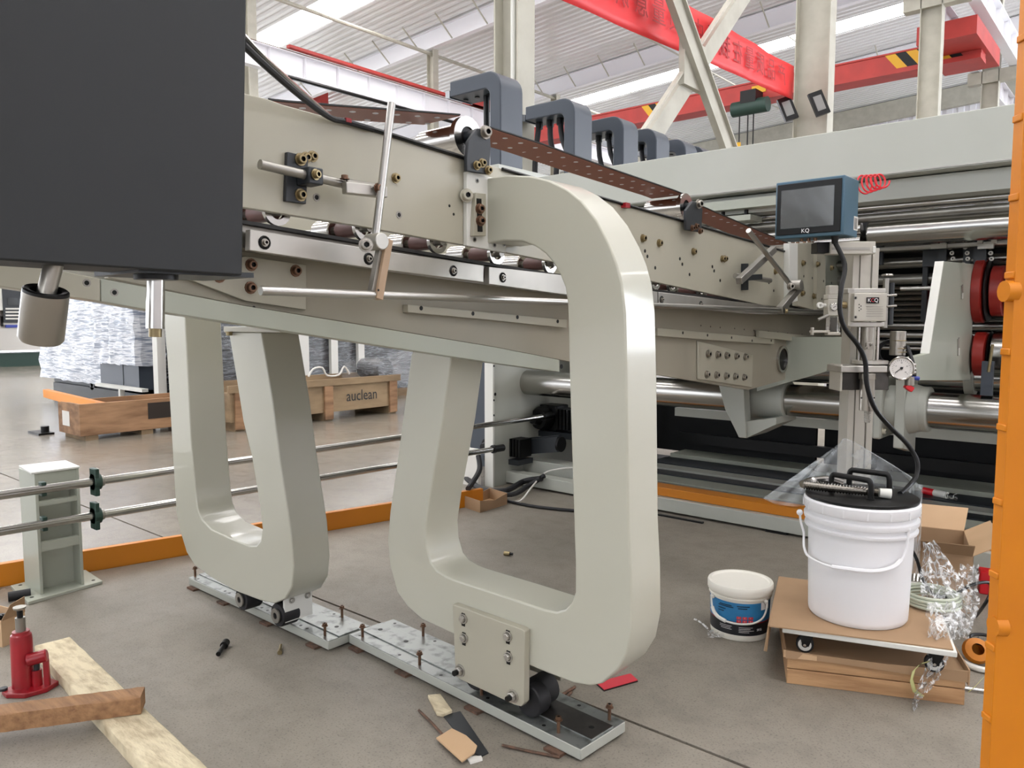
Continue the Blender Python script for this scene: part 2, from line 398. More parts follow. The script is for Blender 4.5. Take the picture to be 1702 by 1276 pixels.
for i in range(5):
    y = -8+i*9.2
    o = struct(M().box(RX0+.1, RX0+.16, y, y+8.6, 1.2, 7.6).build('window_%d' % (i+6), winl), 'large bright factory window in the far side wall')
    for k in range(7): M().box(RX0+.16, RX0+.22, y+k*1.25, y+k*1.25+.06, 1.2, 6.4).build('mullion', steelpaint, o)
    for k in range(3): M().box(RX0+.16, RX0+.22, y, y+7.6, 1.2+k*2.57, 1.27+k*2.57).build('mullion', steelpaint, o)
ribwall('wall_front', (RX1, -13.5, 0), (RX0, -13.5, 0), 0, lambda x: roofz(x), .45, 'white ribbed end wall behind the viewer')
for i in range(6):
    x = -46+i*9.6
    o = struct(M().box(x, x+7.8, -13.35, -13.28, 1.4, 7.2).build('window_%d' % (i+11), winm), 'large bright factory window in the wall behind the viewer')
    for k in range(7): M().box(x+k*1.28, x+k*1.28+.06, -13.28, -13.2, 1.4, 7.2).build('mullion', steelpaint, o)
for i in range(2):  # out-of-view glowing panels, added only to brighten the end wall
    y = 18+i*10.2
    o = struct(M().box(RX1-.16, RX1-.1, y, y+9, 1.8, 8.4).build('window_%d' % (i+17), winl), 'unseen glowing panel added on the near side wall to light the end wall')
# eave band on the end wall
m = M(); m.prism([(RX0, 38.9, roofz(RX0)-.9), (RX1, 38.9, roofz(RX1)-.9), (RX1, 38.9, roofz(RX1)-.05), (RX0, 38.9, roofz(RX0)-.05)], (0, .25, 0))
struct(m.build('trim_1', steelpaint), 'white beam along the head of the end wall')
# rafters with flange braces
for y in (4.84, 11.6, 18.4, 25.2, 32.0):
    m = M(); x0, x1 = RX0, RX1
    m.prism([(x0, y-.1, roofz(x0)-.62), (x1, y-.1, roofz(x1)-.62), (x1, y-.1, roofz(x1)-.6), (x0, y-.1, roofz(x0)-.6)], (0, .2, 0))
    m.prism([(x0, y-.1, roofz(x0)-.05), (x1, y-.1, roofz(x1)-.05), (x1, y-.1, roofz(x1)-.03), (x0, y-.1, roofz(x0)-.03)], (0, .2, 0))
    m.prism([(x0, y-.012, roofz(x0)-.6), (x1, y-.012, roofz(x1)-.6), (x1, y-.012, roofz(x1)-.05), (x0, y-.012, roofz(x0)-.05)], (0, .024, 0))
    o = struct(m.build('roof_rafter', wallm), 'white steel roof rafter across the hall')
    if y > 12:
        for k in range(24):
            x = -26+k*1.55
            M().cyl((x, y-.08, roofz(x)-.6), (x, y-.85, roofz(x)-.02), .025, n=6).build('flange_brace', steelpaint, o)
# columns
def hcol(x, y, d, w_, z1, label):
    m = M(); m.box(x-d/2, x-d/2+.016, y, y+w_, 0, z1); m.box(x+d/2-.016, x+d/2, y, y+w_, 0, z1); m.box(x-d/2+.016, x+d/2-.016, y+w_/2-.006, y+w_/2+.006, 0, z1)
    o = m.build('steel_column', steelpaint); struct(o, label)
    M().box(x-d/2-.06, x+d/2+.06, y-.06, y+w_+.06, 0, .03).build('base_plate', steelpaint, o)
    return o
cA = hcol(-4.215, 4.84, .26, .21, roofz(-4.15)-.6, 'cream steel column with a drain pipe behind the nearest navy arch')
M().cyl((-4.16, 4.87, .3), (-4.16, 4.87, 11), .022, n=10).build('drain_pipe', whiteedge, cA)
cB = hcol(-4.2, 11.6, .5, .25, roofz(-4.15)-.6, 'cream steel column that carries the far end of the red banner')
hcol(-4.2, 18.4, .42, .25, roofz(-4.15)-.6, 'cream steel column beyond the banner column')
hcol(-4.2, 25.2, .42, .25, roofz(-4.15)-.6, 'cream steel column under the end of the red crane')
hcol(-4.2, 32.0, .42, .25, roofz(-4.15)-.6, 'farthest cream steel column of the near row')
for y in (4.84, 11.6, 18.4, 25.2, 32.0):
    hcol(-19.4, y, .3, .25, roofz(-19.4)-.6, 'cream steel column of the far row carrying the roof')
struct(M().cyl((-19.4, -10, 10.1), (-19.4, 39, 10.1), .06, n=8).build('trim_2', steelpaint), 'long tie tube between the far column heads')
struct(M().cyl((-13.5, -10, 10.35), (-13.5, 39, 10.35), .03, n=8).build('trim_3', steelpaint), 'thin tie rod under the roof')
# crane runway girders
def runway(x, z1, h, label, y0=-10, y1=38.5):
    m = M(); m.box(x-.15, x+.15, y0, y1, z1-.02, z1); m.box(x-.12, x+.12, y0, y1, z1-h, z1-h+.02); m.box(x-.008, x+.008, y0, y1, z1-h+.02, z1-.02)
    o = m.build('trim_4', wallm); struct(o, label)
    y = y0+.5
    while y < y1: M().box(x+.008, x+.12, y, y+.014, z1-h+.02, z1-.02).build('stiffener', wallm, o); y += 1.13
    M().box(x-.035, x+.035, y0, y1, z1, z1+.07).build('crane_rail', rustm, o)
    return o
g1 = runway(-18.95, 8.55, .62, 'white crane runway girder along the far column row')
g1.children[0]
M().box(-18.85, -18.7, 12.5, 21.5, 8.62, 8.7).build('power_rail', redcrane, g1)
M().cyl((-18.8, 12.5, 7.85), (-18.8, 25, 7.85), .05, n=6).build('cable_tray', black, g1)
runway(-4.6, 8.7, .6, 'white crane runway girder on the near column row facing the hall')
runway(-3.65, 8.7, .6, 'white crane runway girder on the near column row facing away')
for y in (18.4, 25.2, 32.0, 11.6):
    for x0, x1 in ((-4.75, -3.5),):
        struct(M().box(x0, x1, y, y+.25, 7.75, 8.08).build('girder_bracket', steelpaint), 'cream bracket on a column head carrying the runway girders')
# X bracing between two near-row columns
br = thing('cross_bracing', (-4.15, 8.2, 0), 'cream steel X shaped bracing between two tall columns', 'bracing')
def zb(y, s): return 4.0+s*(y-7.96)*.97
for s, y0, y1 in ((-1, 5.0, 11.5), (1, 5.0, 11.5)):
    xx = -4.13 if s < 0 else -4.24
    M().bar((xx, y0, zb(y0-(.15 if s > 0 else 0), s)), (xx, y1, zb(y1-(.15 if s > 0 else 0), s)), .2, .08, up=(1, 0, 0)).bar((xx+.05, y0, zb(y0, s)+.12), (xx+.05, y1, zb(y1, s)+.12), .02, .06, up=(1, 0, 0)).build('brace_member', steelpaint, br)
M().box(-4.22, -4.15, 7.7, 8.2, 3.75, 4.25).build('gusset_plate', steelpaint, br)
# banner
A0 = px(930, 0, -4.42); A1 = px(1317, 165, -4.42); B0 = px(1130, 0, -4.42); B1 = px(1316, 109, -4.42)
def lnz(p, q, y): return p.z+(q.z-p.z)*(y-p.y)/(q.y-p.y)
y0, y1 = 4.9, A1.y; rows = []
for k in range(7):
    f_ = k/6
    rows.append([(-4.42+.008*math.sin(i*.9+k*.7)*(.5+f_)+.012*math.sin(i*.31), y0+(y1-y0)*i/40, lnz(A0, A1, y0+(y1-y0)*i/40)*(1-f_)+lnz(B0, B1, y0+(y1-y0)*i/40)*f_) for i in range(41)])
ban = thing('banner', (-4.42, y0, 0), 'long red satin banner with dark red Chinese characters seen from behind', 'banner')
o = M().grid(rows).build('cloth', redsat, ban); sd = o.modifiers.new('t', 'SOLIDIFY'); sd.thickness = .003
msg = '产品质量在我手中，质量意识在我心中'
bh = B1.z-A1.z
for i, chx in enumerate(msg):
    y = 10.98-i*.36+(.18 if i > 8 else (.06 if i == 8 else 0))
    if y < y0+.3: break
    zc = (lnz(A0, A1, y)+lnz(B0, B1, y))/2
    sl = (A1.z-A0.z)/(A1.y-A0.y)
    text(chx, .3, redtext, (-4.39, y, zc), (0, 1, sl), (0, -sl, 1), ban, 'character', .001, mirror=True, sx_=1.0)
# red overhead crane
cr = thing('overhead_crane', (-11.5, 21, 7.2), 'red overhead crane girder with black and yellow hazard stripes', 'crane')
M().box(-18.9, -3.7, 21.0, 21.5, 7.36, 7.74).build('main_girder', redcrane, cr)
M().box(-18.9, -3.7, 20.93, 21.57, 7.25, 7.36).build('bottom_flange', redcrane, cr)
M().box(-18.9, -3.7, 20.97, 21.53, 7.74, 7.78).build('top_flange', redcrane, cr)
M().box(-4.8, -3.6, 19.8, 22.7, 7.45, 7.85).build('end_carriage', redcrane, cr)
M().box(-18.95-.3, -18.95+.3, 19.8, 22.7, 8.62, 9.0).build('end_carriage', redcrane, cr)
yel = mat('hazard yellow', 'd9a514', .5)
def stripes(x0, nn):
    for k in range(nn*2):
        xx = x0+k*.24
        M().prism([(xx, 20.985, 7.36), (xx+.24, 20.985, 7.36), (xx+.24-.3, 20.985, 7.74), (xx-.3, 20.985, 7.74)], (0, .012, 0)).build('hazard_stripe', black if k % 2 else yel, cr)
stripes(py(1025, 187, 21).x+1.2, 2); stripes(py(1500, 85, 21).x-.1, 3)
M().box(py(1250, 150, 21).x, py(1250, 150, 21).x+.4, 20.97, 21.0, 7.45, 7.65).build('warning_sign', yel, cr)
o = py(1107, 178, 20.96); M().prism([(o.x-.18, o.y, o.z), (o.x, o.y, o.z-.2), (o.x+.18, o.y, o.z), (o.x, o.y, o.z+.2)], (0, .01, 0)).build('diamond_emblem', rustm, cr)
# second, farther crane seen on the left
c2 = thing('overhead_crane', (-27, 19, 7), 'partly hidden red crane girder far off in the next bay', 'crane')
q0 = py(443, 140, 19); q1 = py(532, 168, 19)
M().box(q0.x, q1.x, 19, 19.4, q1.z-.35, q0.z-.1).build('girder', redcrane, c2)
M().tube([(q0.x+.2, 18.9, q1.z-.1), (q0.x+.8, 18.9, q1.z-.9), (q0.x+1.4, 18.9, q1.z-.1), (q0.x+2.0, 18.9, q1.z-.9), (q0.x+2.6, 18.9, q1.z-.1)], .03, 6).build('festoon_cable', black, c2)
# hoist
h0 = py(1247, 178, 20.6); ho = thing('chain_hoist', h0, 'dark green electric hoist hanging under the red crane', 'hoist')
M().cyl(h0+V((-.5, 0, 0)), h0+V((.5, 0, 0)), .2, n=14).build('drum', darkgreen, ho)
M().box(h0.x-.22, h0.x+.22, h0.y-.18, h0.y+.3, h0.z+.05, h0.z+.42).build('trolley', black, ho)
M().box(h0.x-.03, h0.x+.03, h0.y, h0.y+.4, h0.z+.4, 7.27).build('hanger', black, ho)
for dx in (-.3, -.06, .1): M().cyl(h0+V((dx, 0, -.15)), h0+V((dx, 0, -2.6 if dx > -.2 else -1.1)), .018, n=6).build('hoist_rope', black, ho)
M().box(h0.x-.36, h0.x-.26, h0.y-.03, h0.y+.03, h0.z-1.5, h0.z-.9).build('pendant_control', yel, ho)
# flood lights on the banner column
def flood(u, v, lab, flip):
    p = py(u, v, 11.45); t = thing('flood_light', p, lab, 'light')
    dx = V((.12*flip, -.02, .05)); 
    M().obox(p, (.075, .05, .03), (.02, -.03, 0), (-.06, -.03, .16)).build('housing', black, t)
    M().obox(p+V((.02, -.032, 0)), (.045, .03, .018), (.002, -.003, 0), (-.035, -.018, .1)).build('lens', lampm, t)
    M().bar(p+V((0, .03, 0)), V((-4.1 if flip > 0 else -4.5, 11.6, p.z+.05)), .03, .03).build('bracket', black, t)
flood(1361, 172, 'black flood light with pale lens beside the banner column', 1)
flood(1309, 181, 'small black flood light half hidden behind the banner column', -1)
XL = -1.63
# ================================================================== BACKGROUND MACHINE (one thing, many parts)
mc = thing('corrugated_board_machine', (-1.7, 4.1, 0), 'large pale green grey machine with chrome tubes and red discs behind the conveyor', 'machine')
# top beam
M().box(-3.45, .35, 4.1, 4.5, 1.905, 2.155).build('upper_crossbeam', machine, mc, .004)
M().box(-3.45, .35, 4.2, 4.42, 1.8, 1.9).build('lower_crossbeam', machine, mc, .003)
M().box(-3.45, .35, 4.095, 4.1, 1.912, 1.918).build('seam_trim', greysteel, mc)
M().box(-4.3, -3.46, 3.9, 7.9, 2.14, 2.236).build('top_deck', machine, mc, .004)
M().box(-3.9, -3.75, 3.95, 7.8, 1.2, 2.14).build('rear_side_panel', machine, mc)
# left side frame with long tube
M().box(-3.73, -3.66, 4.07, 5.6, .0, 1.2).build('left_side_plate', machine, mc, .002)
M().box(-3.735, -3.655, 4.055, 4.07, .0, 1.2).build('plate_edge', whiteedge, mc)
inst(PLAINHOLE, 'hole', px(823, 655, -3.655), (1, 0, 0), mc, .012)
for u, v in ((824, 608), (824, 665), (824, 690)): inst(PLAINHOLE, 'hole', py(u-3, v, 4.053), (0, -1, 0), mc, .008)
M().box(-4.4, -3.8, 4.6, 4.7, 0, 1.5).build('navy_rear_cover', navy, mc)
M().box(-3.66, -3.2, 5.3, 5.35, .12, 1.2).build('inner_web', machine, mc)
M().box(-3.3, -3.24, 5.0, 5.3, .12, 1.1).build('inner_web', machine, mc)
TZ = .735; TY = 4.45
def tubeseg(x0, x1, y=TY, z=TZ, r=.093, nm='chrome_tube', m_=None):
    return M().cyl((x0, y, z), (x1, y, z), r, n=40).build(nm, m_ or tubemetal, mc)
tubeseg(-3.66, -.0)
tubeseg(-3.66, .3, 5.3, .86, .085)
def xat(u, v, y=TY-.09): return py(u, v, y).x
# sleeve housings (pale, round) at two places
for (ua, ub, v) in ((1236, 1302, 655), (1466, 1540, 680)):
    xa, xb = xat(ua, v), xat(ub, v)
    M().cyl((xa, TY, TZ), (xb, TY, TZ), .118, n=40).build('tube_sleeve', machine, mc, .006)
    M().box(xa-.03, xa+.015, TY-.15, TY+.15, TZ-.16, TZ+.16).build('sleeve_flange', machine, mc, .01)
    for dz in (-.12, .12): inst(SB_P, 'socket_bolt', (xa+.015, TY-.12, TZ+dz), (1, 0, 0), mc, .014)
xa = xat(1490, 680)
M().prism([(xa, TY-.13, TZ+.2), (xa, TY+.12, TZ+.2), (xa, TY+.12, TZ-.25), (xa, TY-.13, TZ-.2)], (.05, 0, 0)).build('clamp_plate', machine, mc, .005)
M().cyl((xa+.05, TY, TZ), (xa+.13, TY, TZ), .135, .11, n=36).build('clamp_collar', machine, mc)
xr = xat(1600, 650, 5.2)
M().cyl((xr, 5.3, .86), (xr+.05, 5.3, .86), .11, n=32).build('tube_sleeve', machine, mc)
# triangular support under conveyor end
pts = P2([(1192, 630), (1236, 643), (1240, 728), (1228, 727), (1205, 680)], py, 4.22)
M().prism(pts, (0, .08, 0)).build('gusset_bracket', machine, mc, .003)
pts = P2([(1240, 728), (1240, 700), (1290, 694), (1290, 705)], py, 4.24)
M().prism(pts, (0, .3, 0)).build('bracket_foot', machine, mc)
M().prism(P2([(1160, 566), (1252, 590), (1250, 644), (1232, 641), (1160, 630)], px, XL+.008), (-.007, 0, 0)).build('bolt_plate', cream, mc, .003)
for v0, us in ((588, (1176, 1192, 1207, 1223, 1238)), (622, (1174, 1190, 1206, 1221, 1236))):
    for i, u in enumerate(us): inst(SB_G, 'socket_bolt', px(u, v0+i*1.2, XL+.008), (1, 0, 0), mc, .013)
# large cheek plate with round port, behind the stand
M().prism(P2([(1258, 560), (1430, 560), (1430, 600), (1380, 615), (1258, 650)], py, 4.25), (0, .05, 0)).build('cheek_plate', sage, mc)
q = px(1299, 597, XL+.001); M().lathe(q, (1, 0, 0), [(.0, .002), (.06, .002)], 20).build('round_port', black, mc)
M().lathe(q, (1, 0, 0), [(.06, 0), (.06, .012), (.075, .012), (.075, 0)], 24).build('port_ring', chrome, mc)
# upper rollers under the top beam
M().cyl((-3.4, 4.36, 1.79), (.35, 4.36, 1.79), .028, n=20).build('feed_shaft', chrome, mc)
M().cyl((-3.4, 4.33, 1.735), (.35, 4.33, 1.735), .022, n=20).build('threaded_shaft', greysteel, mc)
xq = py(1434, 376, 4.25).x
M().cyl((xq, 4.36, 1.655), (.35, 4.36, 1.655), .068, n=36).build('large_cylinder', tubemetal, mc, .01)
for z_, r_, y_ in ((1.68, .03, 4.3), (1.62, .028, 4.3)): M().cyl((-3.4, y_, z_), (xq-.02, y_, z_), r_, n=18).build('small_roller', chrome, mc)
for y_, z_ in ((4.75, 1.52), (4.75, 1.43), (4.75, 1.61)): M().cyl((-3.4, y_, z_), (.4, y_, z_), .03, n=14).build('rear_roller', greysteel, mc)
pp = py(1180, 320, 4.15); M().box(pp.x-.05, pp.x+.4, 4.12, 4.4, 1.82, 1.87).build('bearing_rail', sage, mc)
M().box(pp.x+.02, pp.x+.25, 4.14, 4.3, 1.755, 1.785).build('bearing_rail', sage, mc)
for dx in (.06, .2): M().cyl((pp.x+dx, 4.2, 1.78), (pp.x+dx, 4.2, 1.83), .012).build('rail_pin', black, mc)
# coiled red air hose
c = pd(1432, 304, 3.6); pts = []
for i in range(101):
    a_ = i/20*2*math.pi; f_ = i/100
    pts.append(c+Rh*(.1*f_+.028*math.cos(a_))+Fh*(.01*math.sin(a_))+Zh*(.045*math.sin(a_)*(1-.3*f_)+.02*f_-.01))
M().tube(pts, .0042, 6, 2).build('coiled_air_hose', redplastic, mc)
# dark interior behind
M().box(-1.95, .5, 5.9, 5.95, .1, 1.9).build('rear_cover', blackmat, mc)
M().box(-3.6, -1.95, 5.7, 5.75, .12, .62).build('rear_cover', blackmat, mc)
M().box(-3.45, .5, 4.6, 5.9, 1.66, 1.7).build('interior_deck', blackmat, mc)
M().box(-1.95, -1.9, 4.8, 5.9, .9, 1.7).build('interior_cheek', bracketblack, mc)
for i, (v0, v1, rr, yy) in enumerate(((415, 409, .013, 4.6), (437, 431, .013, 4.7), (541, 538, .024, 4.9), (556, 554, .018, 4.8), (569, 567, .014, 4.8), (578, 576, .01, 4.8))):
    p = py(1467, v0, yy); M().cyl((p.x-.25, yy, p.z), (.45, yy, p.z), rr, n=16).build('cross_rod', rodmetal, mc)
p = py(1497, 480, 4.5); q = py(1556, 480, 4.5); M().cyl(p, (q.x, 4.5, p.z), .011, n=12).build('cross_rod', rodmetal, mc)
for k in range(7):
    z_ = py(1500, 478+k*9, 5.6).z; M().cyl((-1.9, 5.6, z_), (.5, 5.6, z_), .016, n=10).build('rear_rod', greysteel, mc)
# hanging dark plates and brackets
for u0, u1, v0, v1, yy in ((1534, 1560, 415, 442, 4.65), (1560, 1572, 388, 440, 4.62), (1602, 1620, 405, 440, 4.66), (1620, 1636, 385, 482, 4.6), (1534, 1538, 440, 535, 4.7), (1585, 1602, 385, 440, 4.9), (1655, 1672, 388, 430, 4.9), (1455, 1466, 405, 440, 4.6)):
    a_ = py(u0, v0, yy); b_ = py(u1, v1, yy); M().box(a_.x, b_.x, yy, yy+.03, b_.z, a_.z).build('hanging_plate', bracketblack, mc)
for u in (1567, 1629, 1652):
    a_ = py(u-4, 387, 4.55); b_ = py(u+4, 404, 4.55); M().box(a_.x, b_.x, 4.55, 4.57, b_.z, a_.z).build('slotted_bracket', alu, mc)
for u in (1547, 1625):
    a_ = py(u, 404, 4.54); b_ = py(u+26, 409, 4.54); M().box(a_.x, b_.x, 4.54, 4.57, b_.z-.01, a_.z-.005).build('slotted_bracket', alu, mc)
for i in range(22):
    u = 1583+ (i % 4)*22 + random.uniform(-4, 4); v = 392+(i//4)*9.5
    inst(SB_G, 'socket_bolt', py(u, v, 4.62), (0, -1, 0), mc, .008)
# tilted cheek plate
A = px(1569, 434, -.79); B_ = px(1620, 439, -.79); C_ = px(1613, 632, -.79); D = px(1517, 632, -.79); E = px(1517, 594, -.79); F_ = px(1545, 587, -.79)
M().prism([A, B_, C_, D, E, F_], (-.03, 0, 0)).build('slotted_cheek_plate', sage, mc, .002)
a1 = py(1560, 434, A.y-.01); M().prism([A+V((.001, 0, 0)), F_+V((.001, 0, 0)), F_+V((-.034, 0, 0)), A+V((-.034, 0, 0))], (0, -.012, 0)).build('cheek_edge', whiteedge, mc)
for u, v0, v1 in ((1599, 474, 496), (1593, 562, 590)):
    p = px(u, v0, -.788); q = px(u, v1, -.788); M().bar(p, q, .03, .004, up=(1, 0, 0)).build('slot', greysteel, mc)
    M().bar(p.lerp(q, .6)+V((.002, 0, 0)), q+V((.002, 0, 0)), .02, .004, up=(1, 0, 0)).build('slot_bolt', whiteedge, mc)
# red and steel discs
def discs(u, v, y, r, lst, z=None):
    p = py(u, v, y)
    for dx, w_, rr, m_ in lst:
        M().lathe((p.x+dx, y, p.z), (1, 0, 0), [(0, 0), (rr-.01, 0), (rr, .006), (rr, w_-.006), (rr-.01, w_), (0, w_)], 40).build('slotting_disc', m_, mc)
    for k in range(5):
        a_ = k*1.257+.5
        inst(SB_G, 'socket_bolt', (p.x+lst[0][0]+.001+lst[0][1]*.5, y+r*math.cos(a_), p.z+r*math.sin(a_)), (0, math.cos(a_), math.sin(a_)), mc, .008)
discs(1634, 484, 4.65, .16, [(-.06, .02, .16, bracketblack), (-.035, .05, .165, reddisc), (.02, .015, .16, black), (.04, .06, .13, reddisc), (.105, .05, .1, black), (.16, .2, .08, chrome)])
discs(1556, 500, 4.95, .2, [(-.02, .012, .17, chrome), (.0, .05, .18, reddisc), (.05, .02, .17, bracketblack)])
discs(1624, 588, 4.65, .11, [(-.06, .04, .1, reddisc), (-.01, .06, .115, reddisc), (.055, .012, .12, black), (.07, .1, .12, tubemetal), (.18, .2, .09, tubemetal)])
M().cyl((py(1560, 484, 4.65).x, 4.65, py(1640, 484, 4.65).z), (.5, 4.65, py(1640, 484, 4.65).z), .06, n=20).build('disc_shaft', bracketblack, mc)
M().cyl((py(1600, 588, 4.65).x, 4.65, py(1627, 588, 4.65).z), (.5, 4.65, py(1627, 588, 4.65).z), .05, n=20).build('disc_shaft', bracketblack, mc)
a_ = py(1632, 600, 4.4); M().box(a_.x, a_.x+.05, 4.4, 4.43, a_.z-.17, a_.z).build('guard_bracket', navy, mc)
M().cyl(py(1643, 618, 4.4), py(1650, 572, 4.4), .007).build('lever', zinc, mc)
# lower rails
M().box(-2.75, .5, 5.05, 5.2, .5, .56).build('rear_rail', machine, mc)
M().box(-3.66, .5, 4.2, 4.3, .015, .095).build('front_floor_rail', machine, mc, .003)
M().box(-3.0, -.6, 4.24, 4.36, .097, .15).build('orange_guard_strip', orange, mc, .002)
M().box(-3.66, -3.05, 4.4, 4.55, .02, .16).build('motor_rail', machine, mc, .003)
for i, (y0, y1, z, m_) in enumerate(((4.42, 4.6, .1, greysteel), (4.62, 4.8, .105, sage), (4.82, 4.95, .11, bracketblack), (4.97, 5.1, .12, machine), (5.15, 5.4, .12, bracketblack), (5.45, 5.8, .14, sage))):
    M().box(-3.0, .5, y0, y1, z-.03, z).build('base_strip', m_, mc)
M().box(-3.6, .5, 4.32, 5.9, .0, .03).build('base_pan', blackmat, mc)
M().box(-3.0, .5, 5.55, 5.6, .22, .3).build('dark_rail', black, mc)
M().box(-1.9, .5, 5.75, 5.85, .62, .68).build('rear_rail', machine, mc)
for x in (-2.6, -1.7, -.6, .2): M().box(x, x+.12, 4.2, 4.32, 0, .015).build('levelling_foot', black, mc)
M().box(-2.35, -2.05, 4.12, 4.14, 0, .01).build('levelling_foot', black, mc)
# gear motors and shafts
def motor(u, v, y, s):
    p = py(u, v, y)
    M().lathe(p+V((-.1*s, -.14*s, 0)), (0, 1, 0), [(0, 0), (.03*s, 0), (.045*s, .06*s), (.07*s, .06*s), (.085*s, .1*s), (.085*s, .16*s), (.06*s, .2*s), (0, .2*s)], 16).build('gearbox_flange', black, mc)
    M().box(p.x-.16*s, p.x-.0*s, p.y-.0, p.y+.14*s, p.z-.09*s, p.z+.09*s).build('gearbox', black, mc, .01)
    for k in range(6):
        M().box(p.x+.0*s+k*.03*s, p.x+(.018+k*.03)*s, p.y-.01, p.y+.13*s, p.z-.07*s, p.z+.07*s).build('motor_fin', black, mc)
    M().box(p.x-.2*s, p.x+.16*s, p.y-.02, p.y+.16*s, p.z-.13*s, p.z-.09*s).build('motor_foot', bracketblack, mc)
motor(925, 696, 4.6, 1.1); motor(838, 742, 4.25, .95)
p = py(878, 742, 4.4); M().lathe(p, (1, 0, 0), [(0, 0), (.06, 0), (.06, .02), (0, .02)], 24).build('sprocket', black, mc)
p2 = py(930, 738, 4.4)
M().bar(p+V((0, -.01, 0)), p2+V((0, -.01, 0)), .012, .11).build('chain_guard', bracketblack, mc)
M().lathe(p2, (1, 0, 0), [(0, 0), (.055, 0), (.055, .02), (0, .02)], 20).build('sprocket', black, mc)
for i in range(26):
    f_ = i/25; q = p.lerp(p2, f_)+V((0, -.01, .062)); M().box(q.x-.004, q.x+.004, q.y-.01, q.y+.01, q.z-.004, q.z+.006).build('chain_link', bracketblack, mc)
# hoses on the floor
for pts, r_ in (([pz(900, 795, .1), pz(870, 800, .05), pz(840, 815, .03), pz(800, 812, .02), pz(770, 790, .05)], .02),
                ([pz(905, 790, .12), pz(880, 806, .05), pz(850, 822, .03), pz(815, 815, .03)], .017),
                ([px(795, 757, -3.55), px(797, 780, -3.5), px(785, 802, -3.45), px(778, 812, -3.4)], .018),
                ([pz(820, 826, .012), pz(880, 840, .012), pz(950, 848, .012), pz(1010, 852, .012)], .01)):
    M().tube(pts, r_, 8, 5).build('rubber_hose', rubber, mc)
M().tube([pz(845, 832, .01), pz(865, 832, .02), pz(885, 808, .06), pz(905, 786, .11), pz(930, 779, .14), pz(952, 777, .15)], .006, 6, 5).build('white_cable', paperw, mc)
# items lying on the rails behind the pail
gt = thing('sealant_tube', py(1558, 817, 4.3), 'red and white sealant tube lying on the machine rail behind the white pail', 'tube')
a_ = pz(1535, 815, .14); b_ = pz(1588, 826, .14); d_ = (b_-a_)
M().cyl(a_, a_+d_*.35, .022, n=14).build('cap_end', redplastic, gt); M().cyl(a_+d_*.35, a_+d_*.75, .022, n=14).build('body', whiteedge, gt); M().cyl(a_+d_*.75, b_, .012, .024, n=14).build('nozzle', glassy, gt)
# ---------------- navy arches
arch = []
ends = [4.2, 5.04, 5.72, 6.25, 6.78, 7.15, 7.5]
names = ['nearest and largest', 'second nearest', 'third', 'fourth', 'fifth', 'sixth', 'farthest and smallest looking']
def archpts():
    P = []
    def arc(cx, cz, r, a0, a1, k=6): return [(cx+r*math.cos(math.radians(a0+(a1-a0)*i/k)), cz+r*math.sin(math.radians(a0+(a1-a0)*i/k))) for i in range(k+1)]
    P += [(-3.98, 2.775), (-3.98, 2.88)] + arc(-3.62, 2.76, .12, 90, 0)[0:] + [(-3.5, 2.237), (-3.6, 2.237)] + arc(-3.65, 2.72, .05, 0, 90)
    return P
for i, y1 in enumerate(ends):
    t = thing('arched_bracket', (-3.55, y1-.12, 2.237), names[i]+' navy steel arch of the row on the machine', 'bracket', 'navy arches on the machine')
    o = M().prism([(x, y1-.235, z) for x, z in archpts()], (0, .235, 0)).build('arch_body', navy, t, .008)
    M().prism([(-3.981, y1-.235, 2.77), (-3.981, y1, 2.77), (-4.14, y1-.12, 2.82)], (0, 0, .05)).build('nose_plate', navy, t)
    for dx in (-.06, -.17, -.28): M().cyl((-3.65+dx, y1-.12, 2.765), (-3.65+dx, y1-.12, 2.778), .018, n=10).build('bolt_hole', black, t)
    if i == 0: M().cyl((-3.75, y1-.1, 2.3), (-3.75, y1-.1, 2.775), .022, n=10).build('drop_rod', black, t)
    if i in (1, 2, 3):
        for dx, sw in ((-.33, -.06), (-.22, .05), (-.12, .1)):
            M().tube([(-3.6+dx, y1-.12, 2.77), (-3.6+dx+sw*.3, y1-.13, 2.6), (-3.6+dx+sw, y1-.1, 2.4), (-3.6+dx+sw*.4, y1-.1, 2.24)], .022, 8).build('cable_hose', rubber, t)
            M().cyl((-3.6+dx, y1-.12, 2.72), (-3.6+dx, y1-.12, 2.775), .03, n=10).build('hose_fitting', black, t)
# ================================================================== CONVEYOR
XC = -1.53
cv = thing('stacker_conveyor', (-2.1, 2.3, 1.07), 'long cream bolted conveyor with perforated brown belts above the two curved frames', 'conveyor')
def slab(name, pts, x, th, m_, bev=.0015, par=cv): return M().prism(P2(pts, px, x), (-th, 0, 0)).build(name, m_, par, bev)
slab('side_panel', [(300, 118), (410, 156), (446, 165), (470, 174), (575, 203), (690, 238), (776, 263), (776, 408), (600, 376), (408, 345), (300, 326)], XC, .02, cream)
slab('side_panel', [(776, 263), (1007, 331), (1141, 368), (1312, 419), (1312, 516), (1297, 513), (1087, 468), (960, 443), (829, 417), (776, 408)], XC, .02, cream)
slab('joint_block', [(776, 285), (841, 300), (841, 420), (776, 408)], XC+.015, .014, whiteedge)
slab('joint_block', [(791, 320), (808, 322), (808, 392), (787, 392)], XC+.03, .015, cream)
M().tube(P2([(575, 202), (640, 221), (700, 240), (774, 263)], px, XC+.004), .006, 6).build('top_seal_strip', black, cv)
M().tube(P2([(835, 281), (1007, 331), (1141, 369), (1312, 420)], px, XC+.004), .0055, 6).build('top_seal_strip', black, cv)
